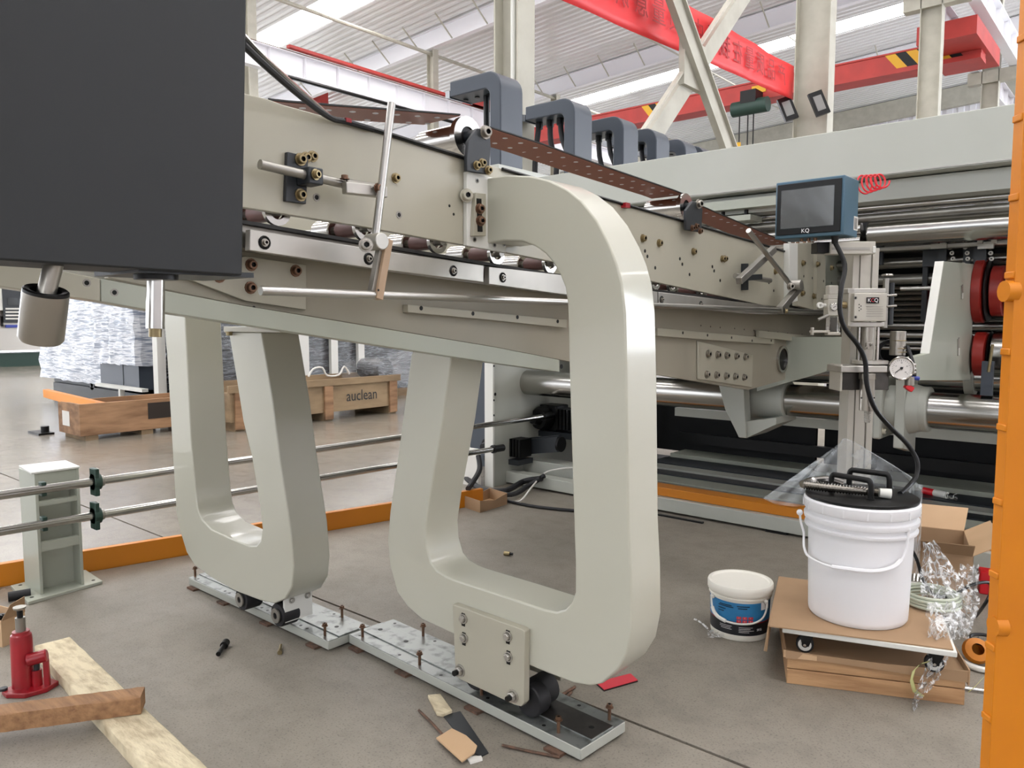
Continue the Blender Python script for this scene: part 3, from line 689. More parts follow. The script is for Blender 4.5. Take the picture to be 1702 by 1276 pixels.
# far side panel
M().prism([(q.x-1.16, q.y, q.z) for q in P2([(300, 118), (446, 165), (776, 263), (1312, 419), (1312, 516), (829, 417), (300, 326)], px, XC)], (-.02, 0, 0)).build('side_panel', cream, cv)
M().prism([(q.x-1.16, q.y, q.z-.02) for q in P2([(300, 340), (829, 440), (1312, 530), (1312, 560), (829, 500), (300, 400)], px, XC)], (-.02, 0, 0)).build('inner_rail', whiteedge, cv)
# lower black belt and aluminium guide bars
M().prism([px(200, 330, XC-.01), px(408, 366, XC-.01), px(829, 439, XC-.01), px(1090, 481, XC-.01), px(1376, 514, XC-.01), px(1376, 517, XC-.01), px(1090, 485, XC-.01), px(829, 444, XC-.01), px(408, 372, XC-.01), px(200, 336, XC-.01)], (-.06, 0, 0)).build('lower_belt', beltedge, cv)
M().prism([px(200, 336, XC-.03), px(408, 373, XC-.03), px(829, 445, XC-.03), px(1090, 486, XC-.03), px(1376, 518, XC-.03), px(1376, 524, XC-.03), px(1090, 497, XC-.03), px(829, 466, XC-.03), px(408, 412, XC-.03), px(200, 380, XC-.03)], (-1.1, 0, 0)).build('carrier_bed', greysteel, cv)
slab('guide_bar', [(416, 381), (620, 414), (804, 441), (804, 469), (620, 446), (415, 416)], XC, .02, alu)
slab('guide_bar', [(813, 443), (942, 458), (1093, 485), (1093, 507), (942, 490), (813, 472)], XC, .02, alu)
slab('guide_bar', [(1095, 485), (1240, 503), (1376, 518), (1376, 524), (1240, 520), (1095, 507)], XC, .02, alu)
for u, v in ((440, 403), (613, 430), (754, 450), (836, 461), (1100, 498), (1165, 506)):
    p = px(u, v, XC+.001); M().lathe(p, (1, 0, 0), [(0, .0), (.011, .0), (.013, .002), (.0155, 0)], 14).build('slot', black, cv); inst(SB_G, 'socket_bolt', p, (1, 0, 0), cv, .0065)
# lower frames: cream panel with its shade put into the colour, sage beam, left fascia, bolt plates
slab('lower_panel', [(180, 405), (408, 416), (620, 448), (829, 476), (942, 492), (1093, 508), (1240, 521), (1420, 526), (1420, 600), (1335, 622), (1244, 648), (1093, 623), (942, 600), (829, 578), (600, 539), (400, 507), (180, 462)], XL, .02, creamshade)
slab('lower_beam', [(-60, 416), (0, 430), (167, 463), (167, 501), (0, 476), (-60, 467)], XC-.06, .05, cream)
slab('lower_beam', [(168, 463), (247, 478), (400, 507), (600, 540), (829, 578), (930, 598), (930, 618), (813, 602), (429, 543), (247, 515), (168, 501)], XC-.06, .05, sage)
M().prism([px(168, 463, XC-1.1), px(829, 578, XC-1.1)+V((0, 0, .2)), px(829, 602, XC-1.1)+V((0, 0, .2)), px(168, 501, XC-1.1)], (-.05, 0, 0)).build('lower_beam', sage, cv)
slab('bolt_plate', [(290, 455), (408, 425), (509, 440), (509, 515), (408, 500)], XL+.012, .012, cream)
for u, v in ((144, 470), (190, 486)): inst(HOLE, 'countersunk_screw', px(u, v, XC-.004), (1, 0, 0), cv, .0075)
for u, v in ((417, 440), (364, 459), (416, 478), (491, 450), (318, 455)): inst(SB_C, 'socket_bolt', px(u, v, XL+.012), (1, 0, 0), cv, .0105)
for u, v in ((422, 511), (486, 490)): inst(PLAINHOLE, 'hole', px(u, v, XL+.012), (1, 0, 0), cv, .004)
slab('hole_strip', [(678, 506), (780, 516), (942, 531), (942, 545), (829, 533), (678, 519)], XL+.022, .022, cream)
slab('hole_strip', [(1093, 545), (1180, 553), (1287, 562), (1287, 572), (1180, 565), (1093, 558)], XL+.022, .022, cream)
slab('hole_strip', [(1263, 549), (1346, 558), (1416, 569), (1416, 578), (1346, 569), (1263, 561)], XL+.03, .022, cream)
for u, v in ((700, 512), (786, 521), (860, 527), (927, 534), (1135, 553), (1176, 557), (1216, 561), (1250, 566), (1282, 566), (1300, 557), (1330, 560)): inst(PLAINHOLE, 'hole', px(u, v, XL+.0222), (1, 0, 0), cv, .0065)
for k in range(12): inst(PLAINHOLE, 'hole', px(1165+k*16+(k//3)*8, 541+k*1.6, XL+.001), (1, 0, 0), cv, .004)
inst(PLAINHOLE, 'hole', px(933, 609, XC-.004), (1, 0, 0), cv, .008)
# vertical post group at the far end
slab('end_post', [(1312, 404), (1326, 404), (1326, 500), (1312, 505)], XC+.03, .03, whiteedge)
slab('end_post', [(1326, 404), (1358, 402), (1358, 516), (1326, 508)], XC+.02, .03, cream)
slab('end_post', [(1358, 402), (1372, 402), (1372, 520), (1358, 518)], XC+.04, .03, cream)
slab('end_post', [(1372, 418), (1425, 416), (1425, 526), (1372, 520)], XC+.01, .03, sage)
for u, v in ((1334, 437), (1358, 439), (1381, 445), (1402, 452), (1333, 487), (1352, 492)): inst(SB_Z, 'socket_bolt', px(u, v, XC+.022 if u < 1356 else XC+.042), (1, 0, 0), cv, .012)
for u in (1318, 1326, 1337, 1345, 1352, 1358): 
    p = px(u, 404, XC+.01); M().cyl(p, p+V((0, 0, .03)), .009, n=8).build('post_stud', copperz, cv)
for u, v in ((1336, 459), (1350, 462), (1369, 467), (1382, 470), (1366, 497), (1373, 500)): inst(PLAINHOLE, 'hole', px(u, v, XC+.05), (1, 0, 0), cv, .007)
# bolts, holes on the side panel
for u, v in ((508, 262), (519, 260), (657, 296), ): inst(SB_Z, 'socket_bolt', px(u, v, XC), (1, 0, 0), cv, .0095)
for u, v in ((526, 328), (663, 357)): inst(HOLE, 'countersunk_screw', px(u, v, XC), (1, 0, 0), cv, .0095)
for u, v in ((747, 342), (754, 356)): inst(PLAINHOLE, 'hole', px(u, v, XC), (1, 0, 0), cv, .004)
inst(SB_P, 'socket_bolt', px(775, 325, XC+.015), (1, -.5, 0), cv, .014)
for u, v in ((793, 300), (789, 398), (822, 407), (838, 406), (868, 404)): inst(HOLE, 'countersunk_screw', px(u, v, XC+.016), (1, 0, 0), cv, .0075)
for u, v in ((1095, 404), (1152, 418), (1200, 430), (1204, 430), (1288, 451), (1068, 396)): inst(SB_Z, 'socket_bolt', px(u, v, XC), (1, 0, 0), cv, .0115)
for u, v in ((1072, 417), (1076, 426), (1089, 445), (1130, 430), (1134, 439), (1146, 456), (1184, 443), (1187, 450), (1197, 466), (1286, 483), (1278, 470)): inst(PLAINHOLE, 'hole', px(u, v, XC), (1, 0, 0), cv, .007)
M().bar(px(796, 330, XC+.031), px(798, 385, XC+.031), .018, .003, up=(1, 0, 0)).build('adjusting_slot', black, cv)
for u, v in ((797, 347), (798, 367)): inst(SB_C, 'socket_bolt', px(u, v, XC+.032), (1, -.2, 0), cv, .011)
# small nip rollers below the panel
ryu = [(461, 356), (607, 384), (728, 407), (826, 427), (915, 443), (1090, 474), (1118, 479), (1166, 487), (1212, 494), (1250, 500), (1282, 505)]
for i, (u, v) in enumerate(ryu):
    p = px(u, v-6, XC-.03); x0, y_, z_ = p
    M().cyl((x0-1.05, y_, z_), (x0+.02, y_, z_), .012, n=10).build('roller_shaft', greysteel, cv)
    M().lathe((x0-.01, y_, z_), (1, 0, 0), [(.034, 0), (.034, .012), (.02, .012), (.02, 0)], 20).build('roller_ring', chrome, cv)
    M().cyl((x0-.1, y_, z_), (x0-.02, y_, z_), .022, n=16).build('roller_sleeve', brownroll, cv)
    M().cyl((x0-.19, y_, z_), (x0-.115, y_, z_), .032, n=20).build('roller_wheel', chrome, cv, .003)
# belt rollers on top with navy brackets
def toproller(u, v, rr, x=-1.56):
    p = px(u, v, x)
    M().cyl(p+V((-.17, 0, 0)), p, rr*.8, n=32).build('belt_roller', chrome, cv)
    M().lathe(p, (1, 0, 0), [(rr*.55, .008), (rr*1.1, .008), (rr*1.1, -.01), (rr*.8, -.01)], 32).build('roller_flange', chrome, cv)
    M().lathe(p, (1, 0, 0), [(0, .004), (rr*.55, .004)], 24).build('roller_bore', black, cv)
    M().cyl(p+V((-.4, 0, 0)), p+V((.05, 0, 0)), .016, n=12).build('roller_axle', bracketblack, cv)
    q = V((XC+.012, p.y, p.z))
    return p, q
p1, q1 = toproller(775, 228, .052)
pl = P2([(779, 234), (793, 213), (806, 214), (815, 226), (816, 245), (813, 290), (776, 284), (776, 262)], px, XC+.03)
M().prism(pl, (-.012, 0, 0)).build('roller_bracket', bracketblack, cv, .002)
inst(SB_G, 'socket_bolt', px(806, 220, XC+.03), (1, -.2, 0), cv, .014)
for u, v in ((792, 275), (801, 271), (811, 283)): inst(SB_Z, 'socket_bolt', px(u, v, XC+.03), (1, -.1, 0), cv, .0095)
p2, q2 = toproller(1138, 344, .05)
pl = P2([(1140, 350), (1152, 334), (1162, 336), (1168, 348), (1166, 386), (1141, 382)], px, XC+.03)
M().prism(pl, (-.012, 0, 0)).build('roller_bracket', bracketblack, cv, .002)
inst(SB_G, 'socket_bolt', px(1161, 339, XC+.03), (1, -.2, 0), cv, .014)
for u, v in ((1150, 379), (1157, 376), (1163, 384)): inst(SB_C, 'socket_bolt', px(u, v, XC+.03), (1, -.1, 0), cv, .0095)
def belt(pts, x=-1.575, w_=.15, holes=True):
    P = P2(pts, px, x); top = [[p, p+V((-w_, 0, 0))] for p in P]
    m = M(); m.grid(top); bot = [[p+V((0, 0, .005)), p+V((-w_, 0, .005))] for p in P]; m.grid(bot)
    m.grid([[p, p+V((0, 0, .005))] for p in P]); m.grid([[p+V((-w_, 0, 0)), p+V((-w_, 0, .005))] for p in P])
    o = m.build('perforated_belt', brownbelt, cv)
    M().tube([p+V((.001, 0, .004)) for p in P], .003, 5, 0).build('belt_edge', beltedge, cv)
    Lg = sum((b-a).length for a, b in zip(P, P[1:])); s = .04
    while s < Lg-.03:
        d = s
        for a, b in zip(P, P[1:]):
            l = (b-a).length
            if d <= l: q = a.lerp(b, d/l); break
            d -= l
        for j, off in enumerate((.035, .105)):
            inst(BH, 'belt_hole', q+V((-off, .03*(j % 2), -.0006)), (0, 0, -1), cv, .0085)
        s += .075
mm = M(); mm.cyl((0, 0, 0), (0, 0, .1), 1, n=8); BH = protomesh(mm, [wallm])
belt([(446, 168), (473, 171), (560, 178), (700, 188), (764, 193)])
belt([(812, 213), (900, 241), (1000, 277), (1121, 318), (1136, 324)])
belt([(1166, 344), (1240, 376), (1312, 406)])
# lifted end: bright strip with cable
M().tube([px(404, 60, -1.3), px(440, 98, -1.35), px(500, 152, -1.45), px(548, 194, -1.52)], .006, 8, 4).build('bright_strip', chrome, cv)
M().tube([px(404, 74, -1.3), px(440, 108, -1.35), px(500, 160, -1.45), px(548, 195, -1.51), px(575, 202, -1.52), px(620, 215, -1.52)], .007, 8, 4).build('cable_sleeve', rubber, cv)
M().box(-1.535, -1.512, px(572, 200, -1.52).y, px(581, 200, -1.52).y, px(576, 204, -1.52).z, px(576, 197, -1.52).z).build('red_clip', redpaint, cv)
q = px(1040, 341, -1.52); M().box(-1.535, -1.51, q.y-.015, q.y+.015, q.z-.01, q.z+.008).build('red_clip', redpaint, cv)
# guide rod and its holders
XR = XC+.1
M().cyl(px(433, 483, XR), px(1378, 518, XR), .0095, n=16).build('guide_rod', rodmetal, cv)
def holder_near():
    slab('clamp_plate', [(478, 252), (513, 260), (509, 339), (475, 334)], XC+.012, .012, bracketblack)
    for u, v in ((499, 265), (499, 324)): inst(SB_Z, 'socket_bolt', px(u, v, XC+.012), (1, 0, 0), cv, .0105)
    y0 = px(505, 290, XC+.04).y; y1 = px(529, 295, XC+.04).y; z0 = px(518, 308, XC+.04).z; z1 = px(518, 280, XC+.04).z
    M().box(XC+.012, XC+.06, y0, y1, z0, z1).build('clamp_block', bracketblack, cv, .003)
    inst(SB_Z, 'socket_bolt', px(524, 290, XC+.06), (1, .2, 0), cv, .009)
    M().cyl(px(432, 273, XC+.04), px(585, 309, XC+.04), .0105, n=16).build('short_rod', greysteel, cv)
    M().cyl(px(572, 305, XC+.045), px(634, 316, XC+.075), .013, n=16).build('rod_socket', greysteel, cv)
    y0 = px(572, 312, XC+.06); y1 = px(640, 320, XC+.07); M().bar(y0, y1, .022, .026).build('split_clamp', alu, cv, .002)
    inst(SB_C, 'socket_bolt', px(573, 298, XC+.06), (0, 0, 1), cv, .008); inst(SB_C, 'socket_bolt', px(628, 313, XC+.085), (1, 0, 0), cv, .009)
    M().cyl(px(651, 172, XC+.075), px(624, 395, XC+.1), .0098, n=16).build('upright_rod', rodmetal, cv)
    a_ = px(622, 402, XC+.1); M().cyl(a_+V((-.02, 0, 0)), a_+V((.03, 0, 0)), .02, n=18).build('swivel_knuckle', alu, cv, .002)
    inst(SB_G, 'socket_bolt', px(608, 407, XC+.12), (1, -.6, 0), cv, .012)
    M().bar(px(643, 398, XC+.1), px(626, 497, XC+.1), .02, .024, up=(1, 0, 0)).build('flat_link', tan, cv, .001)
    M().bar(px(632, 418, XC+.095), px(618, 492, XC+.095), .018, .016, up=(1, 0, 0)).build('link_arm', greysteel, cv)
    inst(PLAINHOLE, 'hole', px(629, 482, XC+.113), (1, 0, 0), cv, .003)
holder_near()
# far holder
M().bar(px(1238, 438, XC+.012), px(1238, 482, XC+.012), .035, .02, up=(1, 0, 0)).build('clamp_plate', bracketblack, cv)
M().bar(px(1235, 462, XC+.05), px(1262, 460, XC+.05), .03, .025).build('clamp_block', bracketblack, cv)
M().cyl(px(1222, 458, XC+.05), px(1280, 466, XC+.05), .012, n=12).build('short_rod', greysteel, cv)
M().bar(px(1228, 467, XC+.08), px(1286, 414, XC+.08), .03, .028, up=(1, 0, 0)).build('link_arm', greysteel, cv, .002)
M().cyl(px(1244, 383, XC+.11), px(1316, 476, XC+.11), .0115, n=14).build('upright_rod', rodmetal, cv)
a_ = px(1322, 473, XC+.11); M().cyl(a_+V((-.03, 0, 0)), a_+V((.03, 0, 0)), .024, n=16).build('swivel_knuckle', alu, cv)
inst(SB_G, 'socket_bolt', px(1313, 476, XC+.14), (1, -.5, 0), cv, .014)
M().bar(px(1331, 474, XC+.1), px(1296, 515, XC+.1), .035, .03, up=(1, 0, 0)).build('link_arm', greysteel, cv, .002)
inst(SB_Z, 'socket_bolt', px(1305, 517, XC+.12), (1, .5, 0), cv, .01)
# ================================================================== C FRAMES
YF = 1.66
outer = [(805, 297), (841, 291), (881, 292), (914, 300), (942, 314), (967, 334), (992, 366), (1012, 404), (1025, 437), (1034, 472), (1039, 520), (1042, 640), (1045, 880), (1049, 960), (1050, 1045), (1042, 1087), (1025, 1115), (1000, 1136), (981, 1140), (953, 1135), (911, 1119), (830, 1085), (752, 1053), (702, 1030), (677, 1008), (660, 984), (648, 940), (644, 900), (648, 850), (665, 731), (683, 590), (690, 574)]
inner = [(752, 575), (736, 701), (713, 833), (707, 880), (709, 910), (716, 935), (726, 948), (742, 958), (757, 964), (840, 991), (905, 1013), (925, 1017), (939, 1013), (950, 1001), (956, 984), (956, 940), (954, 880), (949, 720), (945, 583), (943, 502), (939, 477), (931, 457), (921, 439), (906, 421), (889, 409), (868, 401), (838, 400), (809, 404)]
def subdiv(p, closed=False): return p
f2 = thing('conveyor_stand', (-1.45, YF, .05), 'large glossy cream C shaped stand in the middle with a bolted wheel plate', 'stand', None)
P = P2(outer+inner, py, YF)
M().prism(P, (0, .15, 0)).build('frame_body', cframe, f2, .005, 3)
a_ = py(692, 567, YF-.01); b_ = py(806, 578, YF+.12)
M().box(a_.x-.015, py(751, 575, YF).x+.03, YF-.005, YF+.15, a_.z-.028, a_.z-.008).build('top_pad', cream, f2, .002)
for u in (720, 726): inst(SB_Z, 'socket_bolt', py(u, 576, YF-.012), (0, 0, -1), f2, .009)
# wheel plate
YP = YF-.025
M().prism(P2([(752, 1004), (868, 1046), (872, 1050), (871, 1168), (866, 1174), (855, 1171), (765, 1129), (757, 1122)], py, YP), (0, .025, 0)).build('wheel_plate', cream, f2, .002)
for u, v in ((770, 1029), (771, 1061), (844, 1058), (845, 1092)):
    p = py(u, v, YP-.0015); M().lathe(p, (0, -1, 0), [(0, 0), (.009, 0)], 10).build('slot', black, f2)
    M().bar(p+V((0, 0, .019)), p+V((0, 0, -.021)), .013, .002, up=(0, -1, 0)).build('slot', black, f2)
    inst(HEX, 'hex_bolt', py(u, v-1, YP-.002), (0, -1, 0), f2, .0105)
for u, v in ((765, 1114), (853, 1156)):
    p = py(u, v, YP); M().cyl(p, p+V((0, -.028, 0)), .0085, n=12).build('axle_end', black, f2); inst(HEX, 'axle_nut', p, (0, -1, 0), f2, .014)
    M().cyl((p.x+.015, YF+.02, .095), (p.x+.015, YF+.12, .095), .046, n=24).build('wheel', rubber, f2, .004)
M().cyl((py(885, 1140, YF+.03).x, YF+.01, .092), (py(885, 1140, YF+.03).x, YF+.06, .092), .048, n=24).build('wheel', rubber, f2, .004)
M().prism([(q.x, YF+.15, q.z) for q in P2([(752, 1004), (868, 1046), (871, 1168), (757, 1122)], py, YP)], (0, .02, 0)).build('wheel_plate', cream, f2, .002)
# frame 1 (mirrored)
YG = 1.55
o1 = [(456, 1003), (433, 998), (388, 981), (347, 957), (324, 940), (310, 918), (300, 885), (293, 853), (289, 789), (284, 701), (278, 600), (272, 526)]
i1 = [(307, 526), (312, 620), (317, 726), (324, 810), (328, 845), (335, 863), (350, 879), (380, 893), (414, 907), (426, 907), (433, 899), (436, 880), (432, 840), (418, 757), (404, 700), (393, 630), (380, 552)]
o1b = [(434, 552), (453, 668), (466, 769), (483, 880), (488, 940), (485, 975), (474, 995)]
f1 = thing('conveyor_stand', (-2.7, YG, .05), 'cream curved steel stand on the far side of the conveyor, left of the larger one', 'stand', None)
pa = P2(o1, py, YG); pb = P2(i1, py, YG); pc = P2(o1b, py, YG)
top = []
x0 = pa[-1].x; x1 = pb[0].x
T0 = [V((x0, YG, 1.4)), V((x0+.03, YG, 1.5)), V((x0+.1, YG, 1.57)), V((x0+.22, YG, 1.6)), V((-2.75, YG, 1.6)), V((-2.75, YG, 1.42)), V((x0+.27, YG, 1.42)), V((x1+.03, YG, 1.38)), V((x1, YG, 1.3))]
M().prism(pa+T0+pb+pc, (0, .16, 0)).build('frame_body', cframe, f1, .005, 3)
M().box(pb[-1].x-.02, pc[0].x+.14, YG-.01, YG+.16, pb[-1].z+.002, pb[-1].z+.022).build('top_pad', cream, f1, .002)
inst(SB_Z, 'socket_bolt', py(381, 551, YG-.015), (0, 0, -1), f1, .012)
for (u, v) in ((407, 985), (467, 1003)):
    p = py(u, v, YG+.03); z_ = .092
    M().lathe((p.x, YG+.01, z_), (0, 1, 0), [(0, 0), (.02, 0), (.03, .004), (.043, .004), (.046, .01), (.046, .07), (.043, .075), (0, .075)], 24).build('wheel', rubber, f1)
    M().lathe((p.x, YG+.009, z_), (0, -1, 0), [(.012, 0), (.012, .006), (.028, .006), (.028, 0)], 18).build('wheel_hub', greysteel, f1)
p = py(482, 1000, YG+.05); M().box(p.x, p.x+.012, YG+.02, YG+.14, .07, .2).build('wheel_bracket', whiteedge, f1)
for k in (.03, .1): inst(HEX, 'hex_bolt', (p.x+.012, YG+k+.02, .15), (1, 0, 0), f1, .009)
# ================================================================== BASE RAILS
def baserail(c, dirv, Lg, wd, lab, bolts, holes, dark):
    c = V(c); d = V(dirv).normalized(); s = V((-d.y, d.x, 0))
    t = thing('base_rail', c, lab, 'rail')
    M().obox(c+V((0, 0, .024)), d*Lg/2, s*wd/2, (0, 0, .016)).build('base_plate', machine, t, .003)
    M().obox(c+V((0, 0, .0405)), d*Lg/2*.998, s*wd/2*.99, (0, 0, .0008)).build('milled_face', railtop, t)
    M().obox(c+V((0, 0, .043)), d*Lg/2*.995, s*wd*.24, (0, 0, .0025)).build('wear_strip', railtop, t, .001)
    if dark: M().obox(c+d*Lg*.27+V((0, 0, .0458)), d*Lg*.225, s*wd*.24, (0, 0, .0006)).build('wear_strip', stripdark, t)
    for k in (-.45, -.2, .12, .42): M().obox(c+d*Lg*k+V((0, 0, .004)), d*.03, s*(wd/2+.02), (0, 0, .004)).build('shim_plate', rustm, t)
    for a, b in holes: inst(PLAINHOLE, 'screw_hole', c+d*a*Lg/2+s*b*wd/2+V((0, 0, .041 if abs(b) > .4 else .0458)), (0, 0, 1), t, .006 if abs(b) > .4 else .0085)
    for a, b in bolts:
        p = c+d*a*Lg/2+s*b*wd/2
        g = t
        M().cyl(p+V((0, 0, .04)), p+V((0, 0, .085)), .0052, n=10).build('jack_screw', copperz, g)
        inst(SB_C, 'screw_head', p+V((0, 0, .078)), (0, 0, 1), g, .0085)
    return t
# second rail centre/direction from its floor corners
bd2 = V((1.08, -.065, 0)); c_2 = V((-1.70, 1.772, 0))
hl = [(a, b) for a in (-.93, -.5, -.1, .3, .72) for b in (-.78, .78)]+[(a, 0) for a in (-.9, -.62, .45, .62, .92)]
baserail(c_2, bd2, 1.1, .205, 'pale steel floor rail under the middle C frame, nearer to the viewer', [(-.9, -.78), (-.62, .78), (-.3, -.78), (.25, -.78), (.93, .75), (.82, -.78)], hl, True)
bd1 = V((1.07, -.01, 0)); c_1 = V((-2.79, 1.715, 0))
baserail(c_1, bd1, 1.06, .19, 'pale steel floor rail under the left cream frame, farther from the viewer', [(-.97, -.75), (.72, .8), (.9, -.75)], [(a, b) for a in (-.9, -.45, -.38, .1, .18, .62, .7) for b in (-.8, .8)]+[(.5, 0), (.85, 0)], False)
# ================================================================== CHARCOAL CABINET, upper left
cb = thing('control_cabinet', (-1.2, .3, 1.27), 'large charcoal metal cabinet hanging at the upper left with a roller and a piston below', 'cabinet')
A = px(407, 456, -1.15)
M().prism([px(-150, 415, -1.15), px(0, 432, -1.15), px(403, 458, -1.15), px(410, 0, -1.15)+V((0, 0, 0)), px(415, -300, -1.15), px(-150, -450, -1.15)], (-.12, 0, 0)).build('cabinet_body', boxnavy, cb, .003)
M().box(-1.3, -1.27, px(200, 0, -1.27).y, A.y+.0, A.z+.03, A.z+.4).build('rear_flange', navy, cb)
XH = -1.2
s0 = px(77, 480, XH); ax = (px(69, 552, XH-.02)-s0).normalized()
M().cyl(px(90, 436, XH), s0+ax*.012, .0125, n=20).build('handle_stem', nickel, cb)
M().lathe(s0, ax, [(0, .012), (.018, .012), (.02, .002), (.0265, 0), (.029, .002), (.0293, .006)], 32).build('roller_end_cap', black, cb)
M().lathe(s0, ax, [(.0293, .006), (.0293, .072), (.026, .077), (0, .077)], 32).build('steel_roller', nickel, cb)
a_ = px(259, 452, XH); M().cyl(a_+V((0, 0, .02)), a_+V((0, 0, -.012)), .032, n=24).build('piston_flange', black, cb)
M().cyl(a_, px(258, 546, XH), .0135, n=20).build('piston_rod', chrome, cb)
M().cyl(px(258, 545, XH), px(258, 560, XH), .0095, n=16).build('piston_tip', zinc, cb)
M().box(-1.32, -1.16, px(210, 440, XH).y, px(400, 440, XH).y, A.z-.004, A.z+.004).build('lower_flange', bracketblack, cb)
# ================================================================== YELLOW POST, right edge
yp = thing('safety_fence_post', (0, 0, 0), 'tall bright yellow orange safety post with tabs, very close at the right edge', 'post')
c = pd(1682, 640, 1.3)
def colbox(u0, u1, f0, f1, m_, nm, z0=0.0, z1=2.6, bev=.002):
    a = pd(u0, 532, f0); b = pd(u1, 532, f0); cc = b+Fh*(f1-f0); d = a+Fh*(f1-f0)
    return M().hexa([(a.x, a.y, z0), (b.x, b.y, z0), (cc.x, cc.y, z0), (d.x, d.y, z0), (a.x, a.y, z1), (b.x, b.y, z1), (cc.x, cc.y, z1), (d.x, d.y, z1)]).build(nm, m_, yp, bev)
LOC[yp.name] = V((c.x, c.y, 0)); yp.location = (c.x, c.y, 0)
colbox(1684, 1790, 1.3, 1.303, orangepost, 'front_sheet', bev=.001)
colbox(1684, 1686.5, 1.303, 1.33, orangepost, 'side_return')
for k in range(18):
    colbox(1680, 1685, 1.303, 1.328, orangepost, 'stiffening_tab', .1+k*.13, .1+k*.13+.012)
p = pd(1650, 1040, 1.31); M().cyl(p, p+Rh*.02, .018, n=14).build('bolt_head', orangepost, yp)
p = pd(1668, 484, 1.31); M().cyl(p, p+Rh*.02, .018, n=14).build('bolt_head', orangepost, yp)
# ================================================================== SHAFTS, POST, ORANGE KICK PLATE
for k, (pts, lab) in enumerate((((px(-60, 832, -3.55), py(905, 692, 4.45)), 'upper one of the two long grey steel shafts running beside the orange kick plate'),
                                ((px(-60, 893, -3.55), px(822, 746, -3.6)), 'lower one of the two long grey steel shafts running beside the orange kick plate'))):
    t = thing('drive_shaft', pts[0], lab, 'shaft', 'long drive shafts')
    M().cyl(pts[0], pts[1], .0185, n=20).build('shaft_tube', tubemetal, t)
    e = pts[1]; d = (pts[1]-pts[0]).normalized()
    M().cyl(e, e+d*.09, .026, n=16).build('universal_joint', black, t); M().cyl(e-d*.02, e, .03, n=16).build('joint_collar', black, t)
SU = (px(-60, 832, -3.55), py(905, 692, 4.45)); SL = (px(-60, 893, -3.55), px(822, 746, -3.6))
def ont(S, y): return S[0].lerp(S[1], (y-S[0].y)/(S[1].y-S[0].y))
ps = thing('support_post', (-3.75, 1.2, 0), 'short pale green steel post with a square base plate holding two shafts', 'post')
fp = [V((-3.9, 1.09, 0)), V((-3.61, 1.07, 0)), V((-3.65, 1.385, 0)), V((-3.93, 1.40, 0))]
M().prism(fp, (0, 0, .014)).build('base_plate', sage, ps, .002)
TZP = .545
M().box(-3.86, -3.665, 1.135, 1.147, .014, TZP).build('post_flange', sage, ps, .001)
M().box(-3.86, -3.665, 1.3, 1.312, .014, TZP).build('post_flange', sage, ps, .001)
M().box(-3.76, -3.745, 1.147, 1.3, .014, TZP).build('post_web', sage, ps)
for z0_, z1_ in ((.49, TZP), (.4, .42), (.2, .24)): M().box(-3.69, -3.667, 1.147, 1.3, z0_, z1_).build('front_plate', sage, ps)
M().prism([V((-3.66, 1.122, TZP)), V((-3.66, 1.315, TZP)), V((-3.87, 1.33, TZP)), V((-3.89, 1.145, TZP))], (0, 0, .008)).build('cap_plate', whiteedge, ps, .001)
for S in (SU, SL):
    q = ont(S, 1.12); M().box(q.x-.03, q.x+.008, 1.12, 1.14, q.z-.03, q.z+.03).build('pipe_saddle', darkgreen, ps, .003)
    for y in (1.32,):
        q = ont(S, y); s_ = 1
        M().cyl(q, q+V((0, .03*s_, 0)), .036, n=20).build('bearing_housing', darkgreen, ps)
        M().cyl(q+V((0, .03*s_, 0)), q+V((0, .045*s_, 0)), .024, n=20).build('bearing_collar', greysteel, ps)
        M().box(q.x-.03, q.x+.03, min(q.y, q.y+.02*s_), max(q.y, q.y+.02*s_), q.z-.06, q.z+.06).build('bearing_flange', darkgreen, ps, .004)
        for dz in (-.048, .05): inst(HEX, 'hex_bolt', (q.x, q.y+.02*s_, q.z+dz), (0, s_, 0), ps, .008)
for x, y in ((-3.87, 1.12), (-3.66, 1.1), (-3.69, 1.36), (-3.89, 1.37)): inst(PLAINHOLE, 'hole', (x, y, .0142), (0, 0, 1), ps, .008)
kp = thing('kick_plate', (-3.7, 2.3, 0), 'long low orange angled steel kick plate along the edge of the work area', 'barrier')
a_ = pz(-60, 986); b_ = pz(803, 838); d_ = (b_-a_).normalized(); s_ = V((-d_.y, d_.x, 0))
M().prism([a_, b_, b_+V((0, 0, .1)), a_+V((0, 0, .1))], s_*.004).build('upright_face', orange, kp, .001)
M().prism([a_+V((0, 0, .1)), b_+V((0, 0, .1)), b_+V((0, 0, .104))+s_*.0, a_+V((0, 0, .104))], s_*.035).build('top_lip', orange, kp)
M().prism([a_, b_, b_+s_*.05, a_+s_*.05], V((0, 0, .004))).build('floor_flange', orange, kp)
k2 = thing('kick_plate', pz(1580, 930), 'short orange angled plate on the floor behind the cardboard carton', 'barrier')
a_ = pz(1520, 912); b_ = pz(1700, 940); M().prism([a_, b_, b_+V((0, 0, .09)), a_+V((0, 0, .09))], (0, .006, 0)).build('upright_face', orange, k2, .001); M().prism([a_, b_, b_+V((0, -.05, 0)), a_+V((0, -.05, 0))], (0, 0, .005)).build('floor_flange', orange, k2)
